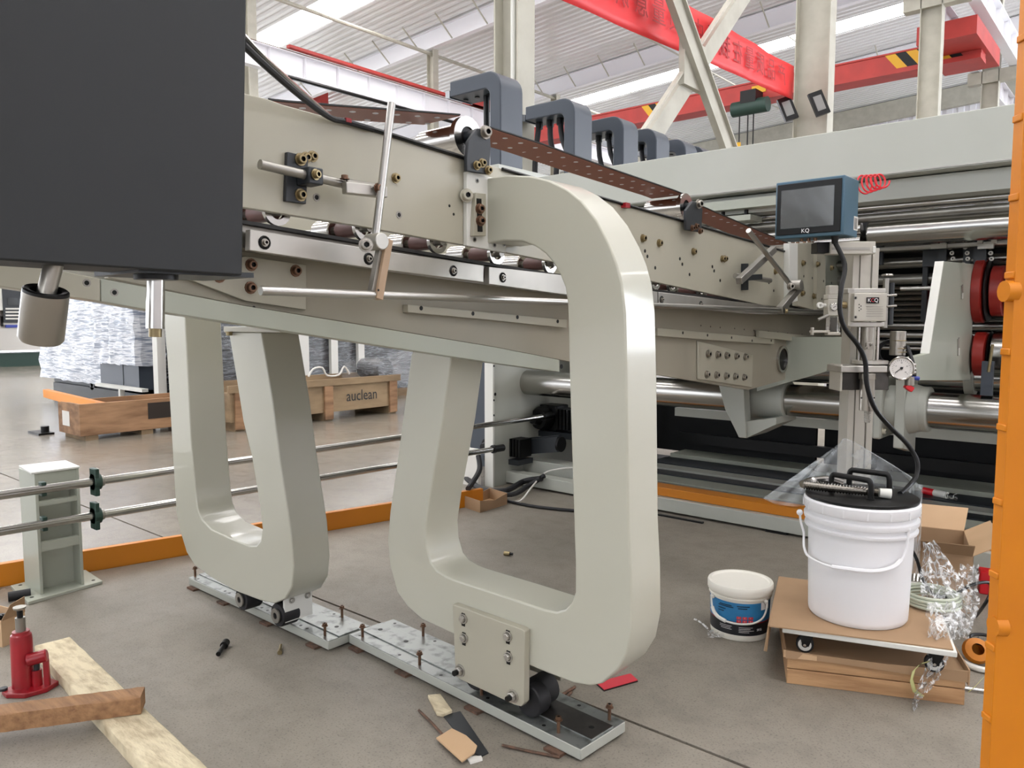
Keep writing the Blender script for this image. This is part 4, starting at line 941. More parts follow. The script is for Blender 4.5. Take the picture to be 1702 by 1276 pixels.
# ================================================================== CRATES AND WRAPPED GOODS, LEFT BACKGROUND
def boards(m_, par, x0, x1, y0, y1, z0, z1, nm='crate_panel'): return M().box(x0, x1, y0, y1, z0, z1).build(nm, m_, par, .003)
k1 = thing('plywood_crate', (-8.4, 3.6, 0), 'open reddish plywood crate with a black sprayed patch and a white paper label', 'crate')
boards(ply, k1, -8.19, -8.16, 2.95, 4.3, .05, .37); boards(ply, k1, -8.72, -8.69, 2.95, 4.3, .05, .37); boards(ply, k1, -8.69, -8.19, 2.95, 2.98, .05, .37); boards(ply, k1, -8.69, -8.19, 4.27, 4.3, .05, .37)
boards(ply, k1, -8.69, -8.19, 2.98, 4.27, .05, .07)
for y in (3.0, 3.55, 4.1): M().box(-8.7, -8.17, y, y+.12, 0, .05).build('skid', plyold, k1)
q = py(471, 0, 2.94)
M().box(-8.60, -8.42, 2.945, 2.95, .13, .28).build('paper_label', paperw, k1)
M().box(-8.16, -8.157, 3.62, 4.1, .16, .33).build('sprayed_patch', soot, k1)
k2_ = thing('plywood_crate', (-7.9, 5.5, 0), 'long old battened plywood crate with black lettering in front of wrapped goods', 'crate')
X2 = -7.62
boards(plyold, k2_, X2-.03, X2, 4.25, 6.6, .1, .42); boards(plyold, k2_, X2-.7, X2-.67, 4.25, 6.6, .1, .42); boards(plyold, k2_, X2-.67, X2-.03, 4.25, 4.28, .1, .42); boards(plyold, k2_, X2-.67, X2-.03, 6.57, 6.6, .1, .42)
M().box(X2, X2+.03, 4.22, 6.63, .42, .5).build('top_batten', plyold, k2_, .002); M().box(X2-.7, X2-.73, 4.22, 6.63, .42, .5).build('top_batten', plyold, k2_, .002)
boards(plyold, k2_, X2-.67, X2-.03, 4.28, 6.57, .1, .12)
for y in (4.3, 5.45, 6.45):
    M().box(X2, X2+.028, y, y+.12, .02, .42).build('upright_batten', ply, k2_, .002); M().box(X2-.7, X2, y, y+.12, .0, .1).build('skid', plyold, k2_)
text('auclean', .19, black, (X2+.004, 6.02, .27), (0, 1, 0), (0, 0, 1), k2_, 'lettering', sx_=.85)
text('U', .13, black, (X2+.003, 4.86, .27), (0, 1, 0), (0, 0, 1), k2_)
M().box(X2+.03, X2+.032, 4.9, 5.1, .43, .49).build('blue_sticker', lblue, k2_)
op = thing('orange_panel', (-8.6, 2.95, .4), 'folded orange sheet metal strip leaning across the reddish plywood crate', 'panel')
a_ = V((-8.95, 2.62, .3)); b_ = V((-8.3, 3.35, .34))
pa = pd(71, 647, 8.1); pb = pd(170, 670, 7.75); pc_ = pd(121, 674, 7.7); pd_ = pd(72, 660, 8.1)
M().prism([pa, pb, pb-V((0, 0, .05)), pc_, pd_], (-.03, .06, .0)).build('strip', orange, op, .002)
M().box(pd_.x-.2, pd_.x+.12, pd_.y-.1, pd_.y+.05, .0, .02).build('foot_plate', black, op); M().cyl((pd_.x, pd_.y, .02), (pd_.x, pd_.y, .08), .04).build('foot_leg', black, op)
# wrapped machine
def film_box(name, x0, x1, y0, y1, z0, z1, m_, par, n_=16, amp=.03):
    m = M()
    def rel(p): return p+V((random.uniform(-1, 1)*amp, random.uniform(-1, 1)*amp, random.uniform(-1, 1)*amp*.6))
    loop = []
    for k in range(n_): loop.append(V((x0+(x1-x0)*k/n_, y0, 0)))
    for k in range(n_): loop.append(V((x1, y0+(y1-y0)*k/n_, 0)))
    for k in range(n_): loop.append(V((x1-(x1-x0)*k/n_, y1, 0)))
    for k in range(n_): loop.append(V((x0, y1-(y1-y0)*k/n_, 0)))
    rows = [[rel(q+V((0, 0, z0+(z1-z0)*r/14))) for q in loop] for r in range(15)]
    m.grid(rows, closed=True); m.bm.verts.ensure_lookup_table()
    m._f([v for v in m.bm.verts][-len(loop):])
    return m.build(name, m_, par, ang=20)
wm = thing('wrapped_machine', (-12.2, 5.6, 0), 'machine wrapped in shiny white stretch film with navy covers showing below', 'machinery')
q0 = pd(170, 628, 10.6); q1 = pd(248, 650, 9.9); q2 = pd(66, 630, 10.9)
zt = 1.95
M().box(q0.x, q1.x, q0.y-.02, q0.y+1.1, .3, 2.3).build('navy_cover', navy, wm)
film_box('stretch_film', q0.x-.04, q1.x+.04, q0.y-.08, q0.y+1.15, .62, 2.35, filmw, wm, 16, .018)
xw = py(66, 600, q0.y+.1).x; film_box('stretch_film', xw, q0.x+.0, q0.y+.1, q0.y+1.6, py(66, 626, q0.y+.1).z, 2.3, filmw, wm, 16, .018)
M().box(xw+.3, q0.x, q0.y+.2, q0.y+1.4, .22, .5).build('roller_frame', bracketblack, wm)
M().box(xw+.4, q1.x, q0.y+.15, q0.y+1.0, .0, .22).build('under_frame', black, wm)
p = pd(101, 641, 10.9); M().lathe((p.x, q0.y+.19, p.z), (0, -1, 0), [(0, 0), (.09, 0), (.09, .04), (.05, .04), (.05, .01), (0, .01)], 20).build('pulley', black, wm)
M().box(q0.x, q1.x+.25, q0.y-.1, q0.y-.02, .3, .34).build('white_sill', whiteedge, wm)
M().box(q0.x+.75, q0.x+.8, q0.y-.1, q0.y-.04, .0, .3).build('sill_leg', whiteedge, wm)
M().box(q0.x+.72, q0.x+.735, q0.y-.024, q0.y-.02, .35, .62).build('cover_gap', black, wm)
wp = pd(258, 600, 9.2); t = thing('wrapped_profile', (wp.x, wp.y, 0), 'white post shaped profile under clear film beside the wrapped machine', 'profile')
M().box(wp.x-.06, wp.x+.06, wp.y, wp.y+.1, 0, 2.1).build('profile', whiteedge, t)
film_box('dark_film', wp.x-.22, wp.x+.3, wp.y+.12, wp.y+.6, .1, 2.1, filmdark, t, 6, .02)
# control desk machine far left
cdm = thing('control_desk_machine', (-22.6, 6.5, 0), 'far off white and stainless machine with a dark keypad panel and blue light bar', 'machinery')
M().box(-23.6, -22.8, 3.5, 9.3, .0, .35).build('plinth', darkgreen, cdm); M().box(-23.6, -22.72, 3.5, 9.3, .42, 1.45).build('stainless_doors', stainless, cdm)
for y in (5.2, 6.3, 7.5, 8.6): M().box(-22.72, -22.71, y, y+.02, .42, 1.45).build('door_gap', black, cdm); M().box(-22.72, -22.68, y+.15, y+.2, 1.05, 1.3).build('door_handle', black, cdm)
M().box(-23.6, -22.6, 3.5, 9.3, 1.45, 4.2).build('white_cabinet', whiteedge, cdm)
a_ = px(3, 478, -22.59); b_ = px(39, 536, -22.59); M().box(-22.6, -22.57, a_.y, b_.y, b_.z, a_.z+.3).build('keypad_panel', bracketblack, cdm)
a_ = px(12, 495, -22.56); b_ = px(31, 507, -22.56); M().box(-22.57, -22.55, a_.y, b_.y, b_.z, a_.z).build('display', screenm, cdm)
for r in range(4):
    for c_ in range(5):
        q = px(12+c_*5, 513+r*5.5, -22.55); M().box(-22.57, -22.545, q.y-.035, q.y+.035, q.z-.02, q.z+.02).build('key', paperw, cdm)
a_ = px(9, 541, -22.58); b_ = px(35, 543, -22.58); M().box(-22.6, -22.55, a_.y, b_.y, b_.z-.02, a_.z+.02).build('blue_bar', blueplastic, cdm)
# wrapped pallets behind the old crate
wg = thing('wrapped_goods', (-9.6, 6.5, 0), 'black goods wrapped in clear film with white corner posts behind the old crate', 'goods')
q = [px(u, 600, -9.3) for u in (365, 512, 550, 560, 595, 603, 640, 690)]
M().box(-10.4, -9.34, q[0].y-.1, q[-1].y+.1, .12, 1.5).build('dark_cartons', filmdark, wg)
film_box('clear_wrap', -10.45, -9.3, q[0].y-.2, q[-1].y+.15, .1, 1.5, gfilm, wg, 18, .02)
for u0, u1 in ((493, 512), (549, 560), (594, 604)):
    M().box(-9.3, -9.24, px(u0, 600, -9.27).y, px(u1, 600, -9.27).y, .1, 1.6).build('corner_post', whiteedge, wg)
M().box(-9.3, -9.22, q[1].y, q[6].y, 1.02, 1.1).build('top_band', whiteedge, wg)
M().box(-10.4, -9.3, q[-1].y+.2, q[-1].y+1.6, .1, .9).build('dark_cartons', filmdark, wg)
M().box(-9.3, -9.25, q[6].y, q[-1].y+.8, .93, 1.3).build('pale_panel', whiteedge, wg)
M().box(-10.4, -9.3, q[0].y, q[-1].y+.2, 0, .12).build('pallet', plyold, wg)
hb = thing('wrapped_roll', px(625, 610, -8.0), 'dark roll under loose clear film lying on the old crate', 'goods')
p = px(625, 622, -8.0)
M().cyl((p.x-.25, p.y, .56), (p.x+.2, p.y, .56), .13, n=20).build('dark_roll', filmdark, hb)
def blob(name, c, rx, ry, rz, m_, par, amp=.25, seg=18, rg=10, seed=3):
    rnd = random.Random(seed); rows = []
    for i in range(rg+1):
        t_ = math.pi*i/rg
        rows.append([V(c)+V((rx*math.sin(t_)*math.cos(2*math.pi*j/seg), ry*math.sin(t_)*math.sin(2*math.pi*j/seg), rz*math.cos(t_)))*1.0+V((rx*rnd.uniform(-amp, amp), ry*rnd.uniform(-amp, amp), rz*rnd.uniform(-amp, amp)))*math.sin(t_) for j in range(seg)])
    return M().grid(rows, closed=True).build(name, m_, par, ang=15)
blob('loose_film', (p.x, p.y-.05, .53), .32, .42, .19, gfilm, hb, .12)
blob('loose_film', (p.x, p.y+.55, .56), .3, .3, .22, gfilm, hb, .15, seed=9)
wl = thing('cable_loops', px(545, 622, -7.9), 'white cable loops and a brown scrap on the old crate', 'cable')
p = px(530, 622, -7.9); M().tube([p+V((0, -.15, -.02)), p+V((0, -.08, .07)), p+V((0, .05, .08)), p+V((0, .12, -.02)), p+V((0, .3, -.02)), p+V((0, .38, .08)), p+V((0, .46, -.02))], .012, 6).build('cable', paperw, wl)
# paper sheets leaning by the navy cover
pp_ = thing('paper_stack', (-3.9, 4.2, 0), 'white papers leaning low behind the leg of the middle frame', 'paper')
M().box(-4.2, -3.75, 4.0, 4.03, 0, .22).build('sheet', paperw, pp_); M().box(-4.3, -3.8, 4.06, 4.08, 0, .26).build('sheet', paperw, pp_)
# cardboard tray near the orange plate
tr = thing('cardboard_tray', pz(805, 848), 'small open cardboard tray with torn edge on the floor by the orange plate end', 'box')
c0 = pz(769, 842); c1 = pz(798, 852); c2_ = pz(843, 838); c3 = c0+(c2_-c1)
hh = .075
for p, q, nm in ((c0, c1, 1), (c1, c2_, 0), (c2_, c3, 1), (c3, c0, 0)):
    d = (q-p).normalized(); s2 = V((-d.y, d.x, 0))
    M().prism([p, q, q+V((0, 0, hh)), p.lerp(q, .55)+V((0, 0, hh*(.7 if nm == 0 else 1))), p+V((0, 0, hh))], s2*.004).build('tray_wall', card, tr)
M().prism([c0, c1, c2_, c3], (0, 0, .004)).build('tray_floor', cardlight, tr)
# ================================================================== FRONT LEFT
bx = thing('cardboard_carton', pz(0, 1070), 'open small carton with black bits at the left edge behind the red jack', 'box')
c1 = pz(4, 1076); c0 = V((c1.x-.25, c1.y-.07, 0)); dv = V((-.04, .09, 0))
for p, q in ((c0, c1), (c1, c1+dv), (c1+dv, c0+dv), (c0+dv, c0)):
    d = (q-p).normalized(); s2 = V((-d.y, d.x, 0)); M().prism([p, q, q+V((0, 0, .1)), p+V((0, 0, .1))], s2*.004).build('carton_wall', cardlight, bx)
M().prism([c1+V((0, 0, .1)), c1+dv+V((0, 0, .1)), c1+dv*.9+V((.03, .0, .17)), c1+dv*.3+V((.03, 0, .16))], (.004, 0, 0)).build('carton_flap', card, bx)
for k in range(8): M().obox(c0.lerp(c1, .3+.08*k)+dv*(.2+.09*k)+V((0, 0, .06+.004*k)), (.02, .01, 0), (-.005, .01, 0), (0, 0, .008)).build('black_part', black, bx)
bb = thing('bearing_part', pz(27, 996), 'dark cylindrical part on the floor beside the green post base', 'part')
p = pz(27, 996); M().cyl(p+V((0, -.03, .02)), p+V((.02, .05, .02)), .02, n=14).build('cylinder', rubber, bb)
# jack
jk = thing('bottle_jack', pz(48, 1155), 'red hydraulic bottle jack with its screw raised, standing on the floor', 'jack')
J = pz(46, 1146); LOC[jk.name] = J; jk.location = J
S = J.z
r_ = Rh; f_ = Fh
M().prism([J-r_*.062-f_*.035, J-r_*.03-f_*.06, J+r_*.03-f_*.06, J+r_*.075-f_*.02, J+r_*.085+f_*.03, J+r_*.03+f_*.06, J-r_*.03+f_*.05], (0, 0, .016)).build('base', redpaint, jk, .003)
M().lathe(J-r_*.055-f_*.035+V((0, 0, .016)), (0, 0, 1), [(0, 0), (.012, 0), (.012, .008), (0, .008)], 12).build('release_valve', bracketblack, jk)
Jc = J-r_*.012
M().lathe(Jc+V((0, 0, .014)), (0, 0, 1), [(.034, 0), (.033, .005), (.0315, .16), (.0295, .172), (.025, .176), (.0245, .184), (.0, .184)], 32).build('cylinder_body', redpaint, jk)
M().cyl(Jc+V((0, 0, .195)), Jc+V((0, 0, .243)), .0145, n=20).build('ram', greysteel, jk)
M().cyl(Jc+V((0, 0, .243)), Jc+V((0, 0, .272)), .0085, n=16).build('extension_screw', black, jk)
M().lathe(Jc+V((0, 0, .266)), (0, 0, 1), [(.008, 0), (.018, .006), (.019, .012), (0, .0125)], 20).build('saddle', greysteel, jk)
a_ = Jc+r_*.03-f_*.02+V((0, 0, .108)); b_ = Jc+r_*.082+V((0, 0, .118))
M().lathe(a_, b_-a_, [(.012, .004), (.012, 0), (.019, 0), (.02, .003), (.02, (b_-a_).length-.004), (.016, (b_-a_).length), (0, (b_-a_).length)], 20).lathe(a_, b_-a_, [(0, .006), (.013, .006)], 16).build('handle_socket', redpaint, jk)
M().cyl(Jc+r_*.045+V((0, 0, .014)), Jc+r_*.045+V((0, 0, .068)), .015, n=16).build('pump_cylinder', redpaint, jk)
M().cyl(Jc+r_*.045+V((0, 0, .068)), Jc+r_*.047+V((0, 0, .1)), .009, n=12).build('pump_rod', bracketblack, jk)
M().bar(Jc+r_*.078+V((0, 0, .014)), Jc+r_*.076+V((0, 0, .105)), .01, .018, up=(Rh.x, Rh.y, 0)).build('linkage', redpaint, jk, .002)
# boards
def board(p0, p1, w_, h_, m_, lab, z0=0.0, tilt=0):
    t = thing('timber_board', (p0+p1)/2, lab, 'board')
    d = p1-p0; L_ = d.length; d.normalize(); s = V((-d.y, d.x, 0)); m = M(); rows = []
    rnd = random.Random(len(lab)); N = 24
    for i in range(N+1):
        c = p0+d*L_*i/N+V((0, 0, z0)); j = lambda a: rnd.uniform(-a, a)
        prof = [(-w_/2, 0), (-w_/2, h_*.93), (-w_/2*.93, h_), (-w_/6, h_), (w_/6, h_), (w_/2*.93, h_), (w_/2, h_*.93), (w_/2, 0)]
        rows.append([c+s*(a+j(.0012))+V((0, 0, b+j(.001))) for a, b in prof])
    m.grid(rows, closed=True); m.bm.verts.ensure_lookup_table(); vs = list(m.bm.verts); m._f(vs[:8]); m._f(vs[-8:])
    o = m.build('timber', m_, t, ang=50); return t
p0 = V((-3.03, .955, 0)); p1 = V((-1.75, .85, 0))
q0 = pz(88, 1083); q1 = pz(285, 1290, 0)
b1 = board(q0, q0+(q1-q0)*1.25, .115, .04, boardpale, 'long pale weathered timber board on the floor under the brown one')
e0 = pz(238, 1172, .05); e1 = pz(-80, 1213, .05); e0.z = e1.z = 0
b2 = board(e0, e1, .075, .05, boardbrown, 'reddish brown timber block lying across the pale board', .042)
# bolts on the floor
def floorbolt(u, v, u2, v2, m_, lab, r0=.007):
    a = pz(u, v); b = pz(u2, v2); a.z = b.z = r0*1.6; t = thing('loose_bolt', a, lab, 'bolt'); d = (b-a)
    M().cyl(a, a+d*.3, r0*1.7, n=14).build('bolt_head', m_, t); M().cyl(a+d*.3, b, r0, n=12).build('bolt_shank', m_, t)
    if r0 > .006: M().lathe(a+d*.0, -d, [(0, .0005), (r0*.9, .0005)], 6).build('socket', blackmat, t)
floorbolt(376, 1073, 363, 1093, black, 'black cap screw lying on the open floor', .0085)
floorbolt(465, 1088, 467, 1075, zinc, 'small brass coloured bolt standing out on the floor', .005)
t = thing('pipe_fitting', pz(838, 918), 'tiny brass fitting on the floor seen through the middle frame', 'fitting'); p = pz(838, 919, .012); M().cyl(p, p+V((.03, .01, 0)), .011, n=10).build('fitting', zinc, t); M().cyl(p+V((.03, .01, 0)), p+V((.045, .015, 0)), .007, n=10).build('fitting_tip', black, t)
# booklet, knife, cardboard scrap, sticks
t = thing('booklet', pz(1025, 1136), 'thin red booklet on the floor beside the foot of the middle frame', 'booklet')
pts = [pz(990, 1137), pz(1004, 1149), pz(1060, 1133), pz(1048, 1122)]
M().prism(pts, (0, 0, .005)).build('pages', black, t); M().prism([p+V((0, 0, .005)) for p in pts], (0, 0, .002)).build('cover', lred, t)
text('hhyh', .03, lwhite, pts[0].lerp(pts[1], .5)+(pts[3]-pts[0])*.22+V((0, 0, .0078)), pts[1]-pts[0], pts[2]-pts[1], t) if False else None
t = thing('putty_knife', pz(760, 1210), 'old putty knife with a wide black blade and stained handle on the floor', 'tool')
M().prism([pz(711, 1160), pz(732, 1158), pz(752, 1186), pz(737, 1192), pz(726, 1190)], (0, 0, .012)).build('handle', boardpale, t, .002)
M().prism([pz(736, 1190), pz(765, 1183), pz(812, 1252), pz(800, 1258), pz(786, 1252)], (0, 0, .003)).build('blade', bracketblack, t)
M().prism([pz(776, 1260), pz(800, 1259), pz(802, 1264), pz(782, 1270)], (0, 0, .006)).build('loose_chip', paperw, t)
t = thing('cardboard_scrap', pz(756, 1238), 'torn piece of light brown cardboard next to the putty knife', 'cardboard')
M().prism([pz(725, 1228, .012), pz(751, 1212, .012), pz(775, 1224, .012), pz(793, 1241, .012), pz(789, 1252, .012), pz(768, 1267, .012)], (0, 0, .004)).build('scrap', cardlight, t)
def stick(us, lab, r=.004):
    pts = [pz(u, v, .006) for u, v in us]; o = M().tube(pts, r, 6).build('metal_stick', rustm); tag(o, lab, 'stick', None)
stick([(696, 1180), (715, 1198), (737, 1222)], 'thin dark stick on the floor left of the putty knife')
stick([(835, 1238), (870, 1246), (930, 1258)], 'thin dark stick on the floor in front of the near floor rail')
stick([(925, 1160), (956, 1141)], 'dark stick by the wheel end of the near floor rail, upper one', .005)
stick([(937, 1163), (950, 1150)], 'dark stick by the wheel end of the near floor rail, lower one', .004)
# ================================================================== RIGHT FOREGROUND
# small pail
pc_ = pz(1244, 1069); ctr = pc_+Fh*.118; ctr.z = 0
pl_ = thing('small_pail', ctr, 'small ivory lidded paint pail with blue and black label standing on the floor', 'pail')
M().lathe(ctr, (0, 0, 1), [(0, .001), (.106, .001), (.108, .006), (.1085, .022), (.1115, .175), (.1115, .185)], 48).build('pail_body', pailcream, pl_)
M().lathe(ctr, (0, 0, 1), [(.1095, .024), (.1102, .07), (.1102, .0701)], 48).build('black_label_band', lblack, pl_)
M().lathe(ctr, (0, 0, 1), [(.1103, .07), (.1105, .0745)], 48).build('red_stripe', redpaint, pl_)
M().lathe(ctr, (0, 0, 1), [(.1105, .0745), (.1122, .148)], 48).build('blue_label_band', lblue, pl_)
M().lathe(ctr, (0, 0, 1), [(.1125, .155), (.1165, .156), (.117, .162), (.1145, .164), (.1145, .17), (.121, .172), (.1225, .176), (.1225, .198), (.12, .204), (.108, .204), (.104, .199), (0, .199)], 48).build('lid', pailcream, pl_)
def onpail(u, z, c, r):      # point on a cylinder wall nearest the eye, at image column u
    d = ray(u, CY); o2 = V((0, 0)); dx, dy = d.x, d.y; fx, fy = -c.x, -c.y
    A = dx*dx+dy*dy; B = 2*(fx*dx+fy*dy); C = fx*fx+fy*fy-r*r; t = (-B-math.sqrt(max(B*B-4*A*C, 0)))/(2*A)
    return V((dx*t, dy*t, z))
def wrap_text(s, size, m_, u, z, c, r, par, nm='lettering', sx_=1.0):
    p = onpail(u, z, c, r+.0012); nn = V((p.x-c.x, p.y-c.y, 0)).normalized(); rt = V((-nn.y, nn.x, 0))
    return text(s, size, m_, p, rt, (0, 0, 1), par, nm, .0003, sx_)
def wrap_patch(u0, u1, z0, z1, m_, c, r, par, nm):
    m = M(); rows = [[], []]; a = onpail(u0, 0, c, r); b = onpail(u1, 0, c, r)
    a0 = math.atan2(a.y-c.y, a.x-c.x); a1 = math.atan2(b.y-c.y, b.x-c.x)
    if a1 < a0-math.pi: a1 += 2*math.pi
    for k in range(7):
        t = a0+(a1-a0)*k/6
        for i, z in enumerate((z0, z1)): rows[i].append((c.x+(r+.001)*math.cos(t), c.y+(r+.001)*math.sin(t), z))
    return m.grid(rows).build(nm, m_, par)
for i in range(3):
    for j in range(2): wrap_patch(1234+i*10, 1242+i*10, .088-j*.013, .098-j*.013, lred, ctr, .1122, pl_, 'hazard_symbol'); wrap_text('!', .009, lwhite, 1238+i*10, .093-j*.013, ctr, .1132, pl_)
for z_, ua, ub in ((.134, 1205, 1225), (.128, 1203, 1228), (.118, 1203, 1215), (.108, 1203, 1212), (.135, 1234, 1256), (.127, 1236, 1252)): wrap_patch(ua, ub, z_, z_+.003, lblack, ctr, .1122, pl_, 'label_line')
for z_, ua, ub in ((.055, 1238, 1262), (.049, 1238, 1258), (.043, 1238, 1264), (.037, 1238, 1256), (.056, 1206, 1226), (.05, 1206, 1224), (.044, 1208, 1226)): wrap_patch(ua, ub, z_, z_+.0015, lwhite, ctr, .1105, pl_, 'label_line')
wrap_text('5KG', .012, lwhite, 1273, .046, ctr, .1105, pl_)
wrap_patch(1275, 1287, .12, .15, lwhite, ctr, .1122, pl_, 'white_sticker')
def bail(c, r, z0, zl, par, m_, th, uL, uR, grip, rad, nm='bail_handle'):
    L_ = onpail(uL, z0, c, r); R_ = onpail(uR, z0, c, r); mid = (L_+R_)/2; out = V((mid.x-c.x, mid.y-c.y, 0)).normalized()
    pts = []
    for k in range(13):
        t = k/12*math.pi; q = mid+(L_-mid)*math.cos(t); s_ = math.sin(t)
        w_ = V((q.x-c.x, q.y-c.y, 0)); w_ = w_.normalized()*max(w_.length, r+.006) if w_.length < r+.006 else w_
        pts.append(V((c.x+w_.x, c.y+w_.y, z0-(z0-zl)*s_))+out*.004*s_)
    o = M().tube(pts, rad, 8, 3).build(nm, m_, par)
    i0 = int(12*grip[0]); i1 = max(i0+2, int(12*grip[1])); M().tube(pts[i0:i1+1], rad*1.9, 8, 3).build('hand_grip', m_, par)
    for q in (L_, R_): M().sph(q, rad*2.6).build('handle_boss', m_, par)
bail(ctr, .117, .15, .075, pl_, whiteedge, .003, 1192.5, 1283, (.2, .48), .0036)
# dolly, crate
ex = V((.949, .316, 0)); ey = V((-.316, .949, 0)); DO = V((-.925, 2.45, 0))
def D(a, b, z): return DO+ex*a+ey*b+V((0, 0, z))
wc = thing('wooden_crate', (-.8, 2.85, 0), 'low pine crate with a torn cardboard lining on the floor under the wheeled board', 'crate')
cx_ = V((.911, .411, 0)).normalized(); cy_ = V((-cx_.y, cx_.x, 0)); CO = V((-.91, 2.461, 0))
def K(a, b, z): return CO+cx_*a+cy_*b+V((0, 0, z))
for (a0, b0, a1, b1) in ((0, 0, .525, .018), (0, .44, .525, .458), (0, .018, .018, .44), (.507, .018, .525, .44)):
    for z0, z1 in ((0, .05), (.053, .09)):
        M().prism([K(a0, b0, z0), K(a1, b0, z0), K(a1, b1, z0), K(a0, b1, z0)], (0, 0, z1-z0)).build('crate_board', cratewood, wc, .002)
M().prism([K(.02, .02, .075), K(.5, .02, .075), K(.5, .44, .075), K(.02, .44, .075)], (0, 0, .008)).build('crate_lid_board', cratewood, wc)
M().prism([K(-.005, -.008, .088), K(.1, -.008, .092), K(.25, -.01, .088), K(.4, -.008, .08), K(.53, -.008, .078), K(.53, -.008, .115), K(.3, -.01, .108), K(.09, -.01, .112), K(-.005, -.01, .116)], cy_*.004).build('cardboard_skirt', card, wc)
M().prism([K(-.012, -.004, .09), K(.09, -.014, .094), K(.09, -.014, .108), K(-.012, -.004, .115)], cy_*.003).build('pale_torn_strip', cardlight, wc)
M().prism([K(.53, -.01, .07), K(.535, .42, .07), K(.535, .42, .125), K(.53, -.01, .12)], cx_*.004).build('cardboard_side', card, wc)
M().prism([K(0, 0, .092), K(.53, 0, .092), K(.53, .44, .092), K(0, .44, .092)], (0, 0, .006)).build('cardboard_sheet', card, wc)
dl = thing('wheeled_board', D(.25, .25, .1), 'white edged wheeled board covered with cardboard on top of the pine crate', 'dolly')
M().prism([D(.0, 0, .172), D(.505, 0, .172), D(.505, .5, .172), D(0, .5, .172)], (0, 0, .018)).build('board', whiteedge, dl, .003)
M().prism([D(-.04, -.012, .1905), D(.495, .008, .1905), D(.5, .5, .1905), D(-.04, .52, .1905)], (0, 0, .004)).build('cardboard_top', card, dl)
M().prism([D(-.045, -.01, .192), D(-.04, .52, .192), D(-.055, .5, .11), D(-.06, .05, .08), D(-.05, .0, .1)], ex*.004).build('cardboard_side_flap', card, dl)
for a, b in ((.07, .05), (.45, .05), (.07, .44), (.45, .44)):
    c = D(a, b, .127)
    M().cyl(c-ey*.011, c+ey*.011, .028, n=24).build('caster_wheel', rubber, dl, .003)
    M().lathe(c, -ey, [(.01, .0118), (.019, .0125), (.021, .0118)], 20).build('caster_hub', whiteedge, dl)
    for q in (-.016, .014):
        M().prism([c+ey*q-ex*.008, c+ey*q+ex*.012-V((0, 0, .004)), c+ey*q+ex*.03+V((0, 0, .045)), c+ey*q-ex*.02+V((0, 0, .045))], ey*.002).build('caster_fork', black, dl)
    M().cyl(c-ey*.018, c+ey*.018, .005, n=8).build('caster_axle', chrome, dl)
# big pail
bf = pz(1423, 1046, .195); bc = V((bf.x, bf.y, 0))+(V((bf.x, bf.y, 0)).normalized())*.158; ZB = .195
bp_ = thing('large_pail', bc+V((0, 0, ZB)), 'big white plastic pail with a black lid plate standing on the wheeled board', 'pail')
M().lathe(bc+V((0, 0, ZB)), (0, 0, 1), [(0, .001), (.152, .001), (.157, .008), (.158, .02), (.1655, .285), (.1655, .30), (.176, .302), (.178, .306), (.178, .312), (.169, .316), (.169, .327), (.179, .33), (.181, .336), (.181, .346), (.171, .35), (.171, .362), (.18, .366), (.183, .372), (.183, .398), (.178, .404), (.165, .404)], 64).build('pail_body', pail, bp_)
for k in range(16):
    a = k/16*2*math.pi; d = V((math.cos(a), math.sin(a), 0)); M().bar(bc+d*.18+V((0, 0, ZB+.368)), bc+d*.18+V((0, 0, ZB+.392)), .004, .01, up=d).build('rim_rib', pail, bp_)
zt = ZB+.406
M().lathe(bc+V((0, 0, zt)), (0, 0, 1), [(.0, 0), (.176, 0), (.178, .002), (.178, .008), (.175, .010), (0, .010)], 64).build('lid_plate', black, bp_)
vd = V((bc.x, bc.y, 0)).normalized(); vr = V((vd.y, -vd.x, 0))
def LP(a, b, z): return bc+vr*a+vd*b+V((0, 0, zt+.01+z))
def ph(a0, b0, a1, b1, h): return M().tube([LP(a0, b0, 0), LP(a0, b0, h*.75), LP(a0+(a1-a0)*.05, b0+(b1-b0)*.05, h*.97), LP(a0+(a1-a0)*.15, b0+(b1-b0)*.15, h), LP(a0+(a1-a0)*.85, b0+(b1-b0)*.85, h), LP(a0+(a1-a0)*.95, b0+(b1-b0)*.95, h*.97), LP(a1, b1, h*.75), LP(a1, b1, 0)], .0095, 12, 4).build('lid_handle', black, bp_)
ph(-.04, .07, .085, .03, .068); ph(-.095, -.01, .028, -.075, .062)
for k, (a, b) in enumerate(((-.04, .07), (.085, .03), (.028, -.075))): M().lathe(LP(a, b, 0), (0, 0, 1), [(.014, 0), (.014, .003), (.009, .004)], 14).build('handle_foot', black, bp_)
# corrugated hose across the lid
hp = [LP(-.185, -.02, .02), LP(-.12, -.045, .022), LP(-.05, -.05, .022), LP(.02, -.045, .02), LP(.055, -.04, .018)]
m = M(); N = 30
def bez(pts, t): 
    k = len(pts)-1; i = min(int(t*k), k-1); f = t*k-i; return pts[i].lerp(pts[i+1], f)
rows = []
for i in range(N*2+1):
    t = i/(N*2); c = bez(hp, t); r = .0175 if i % 2 else .0115
    dd = (hp[-1]-hp[0]).normalized(); s1, s2, _ = frame(dd)
    rows.append([c+(s1*math.cos(q/14*2*math.pi)+s2*math.sin(q/14*2*math.pi))*r for q in range(14)])
ht = thing('flexible_hose', hp[0], 'coiled silver flexible hose lying on the black lid of the big pail', 'hose')
m.grid(rows, closed=True).build('corrugated_sleeve', chrome, ht, ang=80)
M().tube([LP(-.185, -.02, .02), LP(-.16, .03, .025), LP(-.1, .055, .03), LP(-.06, .06, .02)], .014, 10).build('hose_tail', chrome, ht)
M().cyl(hp[-1], hp[-1]+(hp[-1]-hp[-2]).normalized()*.035, .015, .017, n=16).build('hose_end', whiteedge, ht)
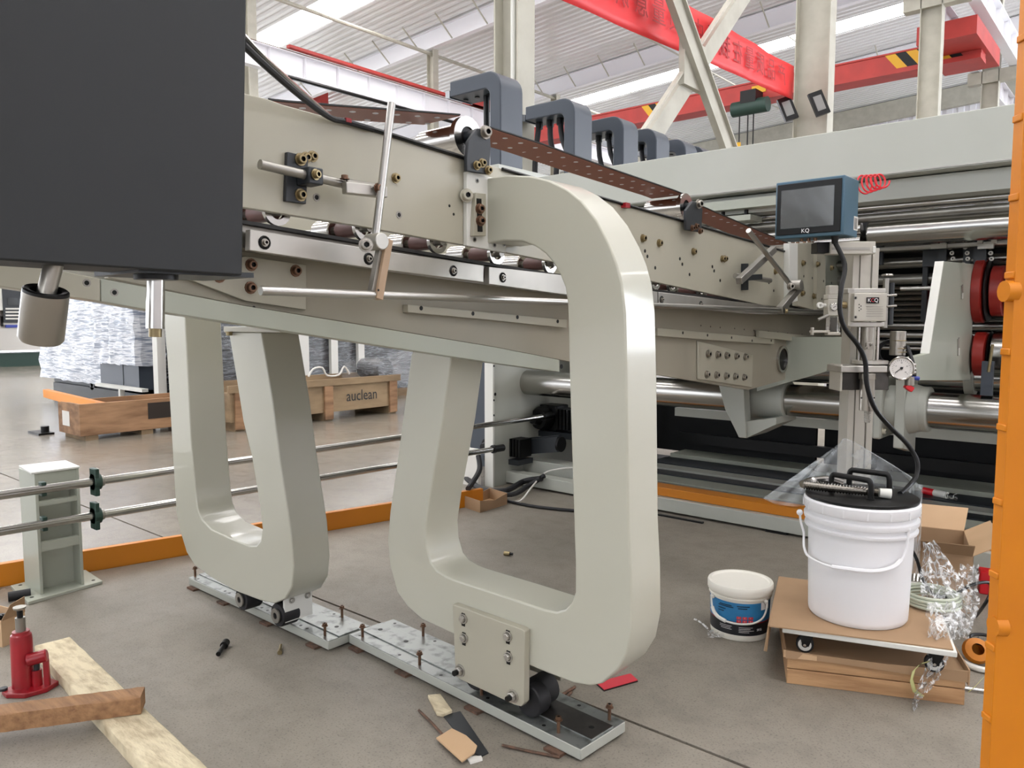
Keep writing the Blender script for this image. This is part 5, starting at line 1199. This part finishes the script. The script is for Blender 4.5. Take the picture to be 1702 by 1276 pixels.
bail(bc, .172, ZB+.335, ZB+.2, bp_, pail, .003, 1336, 1518, (.5, .82), .0042)
# clear bag film behind the pail
fb = thing('plastic_bag', pd(1420, 830, 2.9), 'large frosted clear plastic bag draped behind the big white pail', 'bag')
apex = (1405, 729)
base = [(1268, 828, 2.72), (1290, 838, 2.7), (1325, 842, 2.74), (1360, 835, 2.84), (1420, 830, 2.9), (1480, 825, 2.9), (1520, 815, 2.85), (1537, 815, 2.78)]
topc = [(1398, 735, 2.86), (1401, 731, 2.86), (1405, 729, 2.86), (1410, 731, 2.86), (1420, 737, 2.86), (1455, 755, 2.86), (1490, 777, 2.84), (1515, 792, 2.8)]
rnd = random.Random(5); rows = []
for i in range(15):
    t = i/14; row = []
    for j in range(43):
        s = j/42*7; k = min(int(s), 6); f = s-k
        def lp(a, b): return [a[q]+(b[q]-a[q])*f for q in range(3)]
        T_ = lp(topc[k], topc[k+1]); B_ = lp(base[k], base[k+1])
        sag = math.sin(t*math.pi)*3*math.sin(s*3.1)
        row.append(pd(T_[0]+(B_[0]-T_[0])*t, T_[1]+(B_[1]-T_[1])*t+sag, T_[2]+(B_[2]-T_[2])*t+.02*math.sin(s*5+t*2)*t+rnd.uniform(-.003, .003)))
    rows.append(row)
M().grid(rows).build('draped_film', bagfilm, fb, ang=80)
rows = []
for i in range(12):
    t = i/11; row = []
    for j in range(12):
        s = j/11; row.append(pd(1510+s*(24-6*t), 800+t*150+6*s, 2.78+.05*math.sin(s*6+t*3)+rnd.uniform(-.008, .008)))
    rows.append(row)
M().grid(rows).build('hanging_film', bagfilm, fb, ang=60)
fr = [pd(u, v, 2.86) for u, v in ((1398, 735), (1405, 729), (1430, 741), (1490, 777), (1522, 798))]; M().tube(fr, .002, 6).build('film_edge', bagfilm, fb)
# ---------------- glue stand
FS = 2.95
st = thing('glue_stand', pd(1443, 640, FS)*1, 'aluminium profile stand with valve blocks, a pressure gauge and an air regulator', 'stand')
c0 = pd(1443, 532, FS); LOC[st.name] = V((c0.x, c0.y, 0)); st.location = (c0.x, c0.y, 0)
def sp(u, v, f=FS): return pd(u, v, f)
def sbox(u0, u1, v0, v1, f0, f1, nm, m_, bev=.002, tw=0.0, par=None):
    a = pd(u0, v1, f0); b = pd(u1, v1, f0); zt_ = pd((u0+u1)/2, v0, f0).z; zb_ = pd((u0+u1)/2, v1, f0).z
    a2 = a-Fh*tw; b2 = b+Fh*tw; a2.z = b2.z = zb_
    dpt = (V((-(b2-a2).y, (b2-a2).x, 0))).normalized()*(f1-f0)
    return M().prism([a2, b2, b2+dpt, a2+dpt], (0, 0, zt_-zb_)).build(nm, m_, par or st, bev)
a = pd(1419, 410, FS); b = pd(1462, 410, FS); zt_ = sp(1440, 412).z
# extruded profile column, T slots as real gaps
wd = (b-a); wl_ = wd.length; e1 = Rh; e2 = Fh; cc = V((a.x, a.y, 0))
def colpiece(x0, x1, y0, y1, z0, z1, m_, nm): return M().prism([cc+e1*x0+e2*y0+V((0, 0, z0)), cc+e1*x1+e2*y0+V((0, 0, z0)), cc+e1*x1+e2*y1+V((0, 0, z0)), cc+e1*x0+e2*y1+V((0, 0, z0))], (0, 0, z1-z0)).build(nm, m_, st, .001)
W = wl_
colpiece(0, W*.24, 0, .08, .02, zt_-.01, aluflat, 'profile_rib'); colpiece(W*.3, W*.7, 0.002, .08, .02, zt_-.01, aluflat, 'profile_rib'); colpiece(W*.76, W, 0, .08, .02, zt_, aluflat, 'profile_rib')
colpiece(W*.02, W*.98, .008, .075, .02, zt_-.015, greysteel, 'profile_core')
M().prism([cc+e1*(-.12)-e2*.08, cc+e1*(.25)-e2*.08, cc+e1*.25+e2*.2, cc+e1*(-.12)+e2*.2], (0, 0, .02)).build('stand_foot', aluflat, st, .002)
sbox(1380, 1455, 401, 422, FS-.07, FS-.01, 'top_arm', aluflat); sbox(1383, 1446, 411, 415, FS-.073, FS-.068, 'arm_slot', greysteel, 0)
sbox(1451, 1456, 409, 420, FS-.075, FS-.065, 'arm_cap', whiteedge)
sbox(1358, 1382, 402, 420, FS-.06, FS-.0, 'monitor_mount', black)
sbox(1418, 1474, 487, 534, FS-.14, FS-.02, 'valve_block', aluflat, .003, .004)
sbox(1409, 1418, 479, 542, FS-.12, FS-.02, 'side_plate', aluflat); sbox(1409, 1472, 479, 487, FS-.12, FS-.02, 'top_plate', alu); sbox(1412, 1470, 535, 543, FS-.12, FS-.03, 'bottom_plate', alu)
for u, v in ((1422, 495), (1422, 527)): inst(HOLE, 'countersunk_screw', sp(u, v, FS-.145), -Fh, st, .0065)
for k, (u, v) in enumerate(((1428, 506), (1431, 508.5), (1428, 511), (1431, 513.5), (1428, 516))): inst(PLAINHOLE, 'hole', sp(u, v, FS-.143), -Fh, st, .0022)
sbox(1441, 1461, 494, 504, FS-.147, FS-.141, 'logo_plate', black, 0)
text('K', .019, lwhite, sp(1445, 499, FS-.149), Rh, (0, 0, 1), st); text('C', .019, lred, sp(1450.5, 499, FS-.149), Rh, (0, 0, 1), st); text('Q', .019, lwhite, sp(1456.5, 499, FS-.149), Rh, (0, 0, 1), st)
for k in range(5): sbox(1440, 1468, 509+k*4, 509.6+k*4, FS-.1425, FS-.141, 'engraved_line', greysteel, 0)
def scyl(u, v0, v1, rpx, f, nm, m_, n=20, r1=None): 
    k = f/FPX; return M().cyl(sp(u, v0, f), V((sp(u, v0, f).x, sp(u, v0, f).y, sp(u, v1, f).z)), rpx*k*.94, None if r1 is None else r1*k, n=n).build(nm, m_, st, .001)
FV = FS-.08
scyl(1442, 543, 602, 11, FV, 'pump_cylinder', nickel); scyl(1429, 543, 600, 2.5, FV, 'guide_rod', chrome, 10); scyl(1460, 543, 600, 2.5, FV, 'guide_rod', chrome, 10)
for u, v in ((1440, 578), (1448, 573)): inst(SB_G, 'socket_bolt', sp(u, v, FV-.035), -Fh, st, .004)
sbox(1440, 1452, 569, 581, FV-.034, FV-.02, 'clamp_block', nickel)
M().lathe(sp(1446, 604, FV), (0, 0, 1), [(0, 0), (.062, 0), (.062, .012), (0, .012)], 32).build('round_flange', alu, st)
sbox(1398, 1475, 608, 619, FV-.07, FV+.06, 'yoke_plate', alu, .003); sbox(1400, 1477, 619, 648, FV-.02, FV+.05, 'yoke_body', stripdark, .002); sbox(1396, 1400, 606, 650, FV-.05, FV+.05, 'yoke_cheek', aluflat)
scyl(1442, 620, 630, 14, FV-.05, 'pump_collar', nickel, 24); scyl(1442, 630, 682, 12.5, FV-.05, 'pump_barrel', nickel, 24); scyl(1442, 682, 702, 5, FV-.05, 'hose_nipple', greysteel, 12)
for k in range(4): scyl(1442, 685+k*4, 687+k*4, 6, FV-.05, 'nipple_barb', greysteel, 12)
for u in (1432, 1453): inst(PLAINHOLE, 'hole', sp(u, 661, FV-.085), -Fh, st, .003)
# gauge
gc = sp(1498, 612, FS-.12); gn = (-Fh*.93-Rh*.3+V((0, 0, .1))).normalized()
M().lathe(gc, gn, [(0, -.028), (.038, -.028), (.042, -.02), (.0445, 0), (.0445, .006), (.041, .009), (.0385, .007), (.0385, .003)], 40).build('gauge_case', chrome, st)
M().lathe(gc, gn, [(0, .003), (.0385, .003)], 40).build('gauge_dial', gaugeface, st)
gx = V((0, 0, 1)).cross(gn).normalized(); gy = gn.cross(gx)
for k in range(21):
    a_ = math.radians(225-k*13.5); d = gx*math.cos(a_)+gy*math.sin(a_)
    M().bar(gc+gn*.0035+d*(.028 if k % 5 else .025), gc+gn*.0035+d*.032, .0009, .0006, up=gn).build('dial_tick', black, st)
for k in range(5):
    a_ = math.radians(225-k*67.5); text(str(k*10), .006, black, gc+gn*.0036+(gx*math.cos(a_)+gy*math.sin(a_))*.02, gx, gy, st)
nd = gx*math.cos(math.radians(218))+gy*math.sin(math.radians(218)); M().bar(gc+gn*.005-nd*.008, gc+gn*.005+nd*.027, .0022, .001, up=gn).build('gauge_needle', black, st)
M().lathe(gc, gn, [(0, .008), (.005, .008), (.005, .004)], 12).build('needle_hub', black, st)
scyl(1493, 550, 590, 13, FS-.0, 'pressure_sensor', nickel, 28)
for v in (565, 578, 584): scyl(1493, v, v+1.5, 13.6, FS, 'sensor_groove', zinc, 28)
for rr in (.05, .043, .055):
    c = sp(1480, 586, FS+.04); M().tube([c+(Rh*math.cos(k/10*2*math.pi)+Zh*math.sin(k/10*2*math.pi)*.9)*rr for k in range(10)], .0035, 6, 3, closed=True).build('cable_loop', rubber, st)
M().tube([sp(1508, 575, FS-.02), sp(1514, 592, FS-.05), sp(1519, 610, FS-.08), sp(1520, 625, FS-.08)], .007, 8).build('sensor_hose', rubber, st)
scyl(1512, 626, 640, 8, FS-.08, 'tee_fitting', nickel); M().cyl(sp(1515, 627, FS-.08), sp(1527, 629, FS-.08), .008, n=12).build('blue_knob', blueplastic, st)
M().bar(sp(1505, 640, FS-.08), sp(1516, 648, FS-.08), .022, .02).build('red_valve_lever', redplastic, st, .003)
for v in (606, 613, 619): M().cyl(sp(1517, v, FS-.09), sp(1521, v, FS-.09), .008, n=8).build('swivel_nut', chrome, st)
# right hand small clamps and hand knob
M().lathe(sp(1475, 459, FS), (0, 0, 1), [(0, 0), (.02, 0), (.022, .004), (.02, .008), (.006, .01), (.005, -.0)], 16).build('hand_knob', chrome, st)
scyl(1473, 462, 545, 5, FS+.01, 'clamp_rod', greysteel, 12); scyl(1482, 470, 540, 5, FS+.02, 'clamp_rod', bracketblack, 12)
for v in (491, 509): M().cyl(sp(1474, v, FS-.03), sp(1490, v-1, FS-.03), .0045, n=8).build('clamp_screw', chrome, st)
# air regulator
FR = FS-.12
sbox(1378, 1393, 474, 489, FR, FR+.035, 'regulator_knob', aluflat); sbox(1376, 1394, 489, 497, FR-.002, FR+.04, 'regulator_cap', aluflat); sbox(1376, 1396, 497, 525, FR-.004, FR+.04, 'regulator_body', aluflat, .003)
gc2 = sp(1386, 510, FR-.006); M().lathe(gc2, -Fh, [(0, 0), (.0135, 0), (.0145, .004), (.012, .006), (.0118, .004), (0, .004)], 20).build('small_gauge', chrome, st); M().lathe(gc2, -Fh, [(0, .0045), (.0115, .0045)], 16).build('small_dial', gaugeface, st)
M().bar(gc2-Fh*.006+(Rh+Zh*.6)*.005, gc2-Fh*.006-(Rh+Zh*.6)*.005, .0015, .0008, up=(-Fh.x, -Fh.y, 0)).build('gauge_needle', black, st)
sbox(1378, 1396, 525, 552, FR, FR+.035, 'clear_bowl', glassy, .004); sbox(1376, 1397, 552, 557, FR-.002, FR+.03, 'bowl_base', aluflat)
M().cyl(sp(1398, 506, FR+.02), sp(1408, 507, FR+.02), .0125, n=8).build('brass_fitting', zinc, st); M().cyl(sp(1362, 507, FR+.02), sp(1376, 508, FR+.02), .008, n=12).build('push_fitting', whiteedge, st)
M().lathe(sp(1362, 507, FR), -Fh, [(.005, 0), (.011, 0), (.011, .01), (.005, .01)], 16).build('fitting_eye', whiteedge, st)
M().cyl(sp(1360, 531, FR), sp(1377, 524, FR), .006, n=10).build('air_line', greysteel, st)
sbox(1350, 1380, 549, 553, FR, FR+.03, 'lower_bracket', aluflat); sbox(1350, 1353, 544, 557, FR, FR+.02, 'lower_bracket', aluflat)
# touch panel
tp = thing('touch_panel', pd(1345, 345, 2.85), 'blue cased touch screen monitor with dark bezel mounted on the aluminium stand', 'monitor')
A = pd(1290, 304, 2.97); B_ = pd(1405, 286, 2.8); hz = A.z-pd(1290, 398, 2.97).z; B_.z = A.z
exh = (B_-A); exh.z = 0; Wd = exh.length; exh.normalize(); eyh = V((-exh.y, exh.x, 0)); dpt = .15
def T(a, b, z): return A+exh*(a*Wd)+eyh*b+V((0, 0, -hz*(1-z)))
M().prism([T(0, 0, 0), T(1, 0, 0), T(1, dpt, 0), T(0, dpt, 0)], (0, 0, hz)).build('enclosure', bluebox, tp, .004)
M().prism([T(.03, -.001, .06), T(.965, -.001, .06), T(.965, -.001, .95), T(.03, -.001, .95)], -eyh*.005).build('bezel', black, tp, .002)
M().prism([T(.1, -.006, .16), T(.87, -.006, .16), T(.87, -.006, .85), T(.1, -.006, .85)], -eyh*.001).build('display', screenm, tp)
text('KQ', .021, lwhite, T(.47, -.0068, .11), exh, (0, 0, 1), tp)
film = []
for i in range(9): film.append([T(.1+.77*j/10, -.008-.002*abs(math.sin(j*.9+i*.5)), .17+.67*i/8) for j in range(11)])
M().grid(film).build('protective_film', sheetfilm, tp, ang=180)
M().prism([T(1.002, dpt*.7, .12), T(1.002, dpt*.98, .12), T(1.002, dpt*.98, .36), T(1.002, dpt*.7, .36)], exh*.001).build('rating_label', paperw, tp)
for k in range(4): M().prism([T(1.006, dpt*(.74+.05*k), .14), T(1.006, dpt*(.76+.05*k), .14), T(1.006, dpt*(.76+.05*k), .33), T(1.006, dpt*(.74+.05*k), .33)], exh*.0005).build('label_line', black, tp)
for k, u in enumerate((.35, .45, .55)): M().cyl(T(u, .04, 0), T(u, .04, -.05), .007, n=10).build('cable_gland', copperz, tp)
M().cyl(T(.84, .035, 0), T(.84, .035, -.13), .014, .01, n=16).build('strain_relief', black, tp)
pc0 = T(.84, .035, -.1)
pw = thing('power_cable', pc0, 'black cable curving from the touch panel down to the lid of the big pail', 'cable')
M().tube([pc0, sp(1404, 440, 2.82), sp(1398, 480, 2.78), sp(1396, 515, 2.76), sp(1404, 545, 2.76), sp(1425, 572, 2.76), sp(1438, 600, 2.76), sp(1441, 640, 2.76), sp(1455, 680, 2.76), sp(1482, 712, 2.78), sp(1508, 738, 2.78), sp(1524, 765, 2.76), sp(1523, 790, 2.74), sp(1510, 808, 2.7), LP(.12, .06, .0)], .0085, 10, 5).build('cable', black, pw)
w2 = thing('black_cable', pd(1530, 920, 2.7), 'black cable looping from behind the big pail over the crumpled film to the floor', 'cable')
M().tube([pd(1508, 900, 2.75), pd(1524, 930, 2.72), pd(1535, 965, 2.7), pd(1555, 990, 2.68), pd(1585, 988, 2.7), pd(1615, 972, 2.75), pd(1643, 968, 2.8), pd(1646, 985, 2.8), pd(1636, 1005, 2.8), pz(1622, 1024, .01)], .006, 8, 5).build('cable', black, w2)
# tubing coil
tc_ = thing('tubing_coil', D(.4, .27, .195), 'coil of translucent plastic tubing on the cardboard right of the big pail', 'coil')
cc2 = pz(1548, 1002, .2)
for i, (rr, z_) in enumerate(((.088, .006), (.08, .006), (.086, .017), (.079, .017), (.088, .028), (.081, .029), (.084, .039))):
    c = cc2+V((random.uniform(-.003, .003), random.uniform(-.003, .003), z_)); M().tube([c+V((math.cos(k/14*2*math.pi)*rr, math.sin(k/14*2*math.pi)*rr, 0)) for k in range(14)], .0055, 7, 3, closed=True).build('tubing_turn', tubing, tc_)
fc = thing('fitting_tray', pz(1520, 965, .2), 'small pale tray of metal fittings behind the tubing coil', 'tray'); p = pz(1518, 975, .2)
M().obox(p+V((0, 0, .01)), ex*.04, ey*.05, (0, 0, .01)).build('tray', paperw, fc); 
for k in range(5): M().cyl(p+ex*(-.025+.012*k)+V((0, 0, .02)), p+ex*(-.02+.012*k)+ey*.03+V((0, 0, .04)), .006, n=8).build('fitting', chrome, fc)
# carton behind
ct = thing('cardboard_carton', pz(1590, 960), 'open brown cardboard carton on the floor behind the crumpled clear film', 'box')
g0 = pz(1612, 1020); gx_ = V((.97, .25, 0)).normalized(); gy_ = V((-gx_.y, gx_.x, 0))
def G(a, b, z): return g0+gx_*a+gy_*b+V((0, 0, z))
for p, q in ((G(-.3, 0, 0), G(0, 0, 0)), (G(0, 0, 0), G(0, .42, 0)), (G(0, .42, 0), G(-.3, .42, 0)), (G(-.3, .42, 0), G(-.3, 0, 0))):
    M().prism([p, q, q+V((0, 0, .24)), p+V((0, 0, .24))], (.003, .003, 0)).build('carton_wall', card, ct)
M().prism([G(-.3, 0, .24), G(0, 0, .24), G(0, -.07, .3), G(-.3, -.07, .3)], (0, 0, .003)).build('carton_flap', card, ct)
M().prism([G(-.3, .42, .24), G(0, .42, .24), G(0.02, .5, .33), G(-.3, .5, .33)], (0, 0, .003)).build('carton_flap', cardlight, ct)
M().prism([G(0, 0, .24), G(0, .42, .24), G(.1, .42, .3), G(.1, 0, .3)], (0, 0, .003)).build('carton_flap', cardlight, ct)
# crumpled clear film
cf = thing('crumpled_film', pd(1580, 990, 2.6), 'crumpled shiny clear plastic film hanging over the corner of the wheeled board', 'film')
def crumple(cs, ws, f0, seed, n1=26, n2=10):
    rn = random.Random(seed); rows = []
    for i in range(n1):
        t = i/(n1-1)*(len(cs)-1); k = min(int(t), len(cs)-2); f = t-k
        u = cs[k][0]+(cs[k+1][0]-cs[k][0])*f; v = cs[k][1]+(cs[k+1][1]-cs[k][1])*f; fw_ = cs[k][2]+(cs[k+1][2]-cs[k][2])*f; w_ = ws[k]+(ws[k+1]-ws[k])*f
        rows.append([pd(u+w_*(j/(n2-1)-.5)+rn.uniform(-3, 3), v+rn.uniform(-4, 4), fw_+rn.uniform(-.025, .025)+.02*math.sin(j*2.1)) for j in range(n2)])
    return M().grid(rows).build('film_sheet', clearfilm, cf, ang=20)
crumple([(1545, 900, 2.72), (1560, 950, 2.66), (1572, 990, 2.6), (1590, 1030, 2.6), (1600, 1060, 2.56)], (20, 60, 80, 60, 20), 0, 3)
crumple([(1612, 940, 2.8), (1606, 980, 2.75), (1600, 1020, 2.7), (1580, 1060, 2.56)], (30, 40, 50, 30), 0, 4, 20)
crumple([(1570, 1000, 2.5), (1566, 1050, 2.36), (1560, 1090, 2.34), (1545, 1130, 2.32), (1525, 1160, 2.3), (1518, 1182, 2.29)], (60, 46, 36, 30, 12, 4), 0, 5, 26, 8)
# strap ends, right floor bits
strapm = mat('pale green strap', 'c9c98a', .5)
s1 = thing('packing_strap', K(.36, -.02, .1), 'pale yellow green packing strap curling out at the front of the pine crate', 'strap')
def ribbon(pts, w_, par, upv): 
    rows = [[p-V(upv)*w_/2 for p in pts], [p+V(upv)*w_/2 for p in pts]]; o = M().grid(rows).build('strap_band', strapm, par); o.modifiers.new('t', 'SOLIDIFY').thickness = .0012
ribbon([pd(u, v, 2.33) for u, v in ((1544, 1099), (1530, 1103), (1519, 1114), (1515, 1130), (1520, 1148), (1534, 1158))], .012, s1, Rh*.8+Zh*.6)
s2 = thing('packing_strap', K(.54, .05, .03), 'pale yellow green strap end pointing to the right of the pine crate', 'strap')
ribbon([pd(u, v, 2.4) for u, v in ((1607, 1152), (1620, 1141), (1633, 1127))], .014, s2, Rh*.6+Zh*.8)
ol = thing('work_light', pz(1625, 1085), 'orange and clear lamp part on the floor near the yellow post', 'lamp')
p = pz(1618, 1085, .03); M().lathe(p, (.3, -.6, .5), [(0, 0), (.03, 0), (.045, .03), (.04, .05), (.02, .055)], 20).build('orange_body', orange, ol)
p = pz(1642, 1080, .035); M().obox(p, (.03, .01, 0), (-.01, .03, 0), (0, 0, .035)).build('clear_cover', glassy, ol, .006)
p = pz(1636, 1072, .05); M().tube([p+V((math.cos(k/8*2*math.pi)*.045, math.sin(k/8*2*math.pi)*.05, .02)) for k in range(8)], .006, 6, 3, closed=True).build('black_loop', rubber, ol)
wt = thing('white_tube', pz(1620, 1110), 'curved white plastic tube on the floor right of the pine crate', 'tube')
M().tube([pz(1598, 1098, .012), pz(1612, 1106, .012), pz(1635, 1113, .012), pz(1665, 1112, .012)], .01, 10).build('tube', whiteedge, wt)
ra = thing('metal_rod', pz(1625, 1150), 'thin bright rod on the floor right of the pine crate', 'rod')
M().cyl(pz(1600, 1143, .008), pz(1665, 1152, .008), .005, n=8).build('rod', chrome, ra)
tw = thing('plastic_scrap', pz(1190, 1050), 'twisted strip of clear plastic on the floor beside the small ivory pail', 'scrap')
M().tube([pz(1153, 1028, .005), pz(1165, 1034, .01), pz(1178, 1046, .005)], .004, 5).build('twisted_end', clearfilm, tw)
rn = random.Random(2)
rows = [[pz(1176+j*4+rn.uniform(-1, 1), 1046+i*3.5+rn.uniform(-1, 1), .004+rn.uniform(0, .02)) for j in range(8)] for i in range(5)]
M().grid(rows).build('crumpled_end', clearfilm, tw, ang=20)
rb = thing('red_box', pz(1648, 985), 'small red object on the floor behind the cardboard carton', 'box'); p = pz(1648, 985)
M().obox(p+V((0, 0, .05)), (.05, .01, 0), (-.01, .04, 0), (0, 0, .05)).build('red_block', redplastic, rb, .005)

# ================================================================== SUB-PARTS: fine pieces hang under the part they belong to
RULES = {
 'stacker_conveyor': {'roller_sleeve': 'roller_shaft', 'roller_ring': 'roller_shaft', 'roller_wheel': 'roller_shaft', 'roller_flange': 'belt_roller', 'roller_bore': 'belt_roller', 'roller_axle': 'belt_roller', 'belt_hole': 'perforated_belt', 'belt_edge': 'perforated_belt', 'post_stud': 'end_post', 'adjusting_slot': 'joint_block', 'slot': 'guide_bar'},
 'glue_stand': {'dial_tick': 'gauge_case', 'gauge_needle': 'gauge_case', 'needle_hub': 'gauge_case', 'gauge_dial': 'gauge_case', 'small_dial': 'small_gauge', 'engraved_line': 'valve_block', 'logo_plate': 'valve_block', 'sensor_groove': 'pressure_sensor', 'nipple_barb': 'hose_nipple', 'arm_slot': 'top_arm', 'arm_cap': 'top_arm'},
 'wheeled_board': {'caster_hub': 'caster_wheel', 'caster_fork': 'caster_wheel', 'caster_axle': 'caster_wheel'},
 'large_pail': {'lid_handle': 'lid_plate', 'handle_foot': 'lid_plate', 'rim_rib': 'pail_body', 'hand_grip': 'bail_handle', 'handle_boss': 'bail_handle'},
 'small_pail': {'hazard_symbol': 'blue_label_band', 'label_line': 'blue_label_band', 'white_sticker': 'blue_label_band', 'hand_grip': 'bail_handle', 'handle_boss': 'bail_handle'},
 'conveyor_stand': {'wheel_hub': 'wheel', 'axle_nut': 'wheel_plate', 'axle_end': 'wheel_plate', 'slot': 'wheel_plate', 'hex_bolt': 'wheel_plate'},
 'corrugated_board_machine': {'motor_fin': 'gearbox', 'gearbox_flange': 'gearbox', 'motor_foot': 'gearbox', 'chain_link': 'chain_guard', 'port_ring': 'round_port', 'plate_edge': 'left_side_plate', 'cheek_edge': 'slotted_cheek_plate', 'slot': 'slotted_cheek_plate', 'slot_bolt': 'slotted_cheek_plate', 'rail_pin': 'bearing_rail'},
 'control_desk_machine': {'key': 'keypad_panel', 'display': 'keypad_panel', 'door_handle': 'stainless_doors', 'door_gap': 'stainless_doors'},
 'overhead_crane': {'hazard_stripe': 'main_girder', 'warning_sign': 'main_girder', 'diamond_emblem': 'main_girder'},
 'touch_panel': {'display': 'bezel', 'protective_film': 'bezel', 'label_line': 'rating_label'},
 'arched_bracket': {'hose_fitting': 'cable_hose'},
 'support_post': {'bearing_collar': 'bearing_housing', 'bearing_flange': 'bearing_housing'},
 'banner': {'character': 'cloth'},
 'bottle_jack': {'saddle': 'extension_screw'},
 'control_cabinet': {'roller_end_cap': 'steel_roller', 'piston_tip': 'piston_rod'},
 'flood_light': {'lens': 'housing'},
}
def base(n): return n.split('.')[0]
def centre(o):
    c = V((0, 0, 0))
    for q in o.bound_box: c += V(q)
    return o.matrix_basis @ (c/8)
for r in [o for o in sc.objects if o.parent is None and base(o.name) in RULES]:
    rules = RULES[base(r.name)]; kids = list(r.children); byn = {}
    for k in kids: byn.setdefault(base(k.name), []).append((k, centre(k)))
    for k in kids:
        tgt = rules.get(base(k.name))
        if tgt and tgt in byn:
            c = centre(k); best = min(byn[tgt], key=lambda t: (t[1]-c).length)[0]
            if best.location.length < 1e-9: k.parent = best
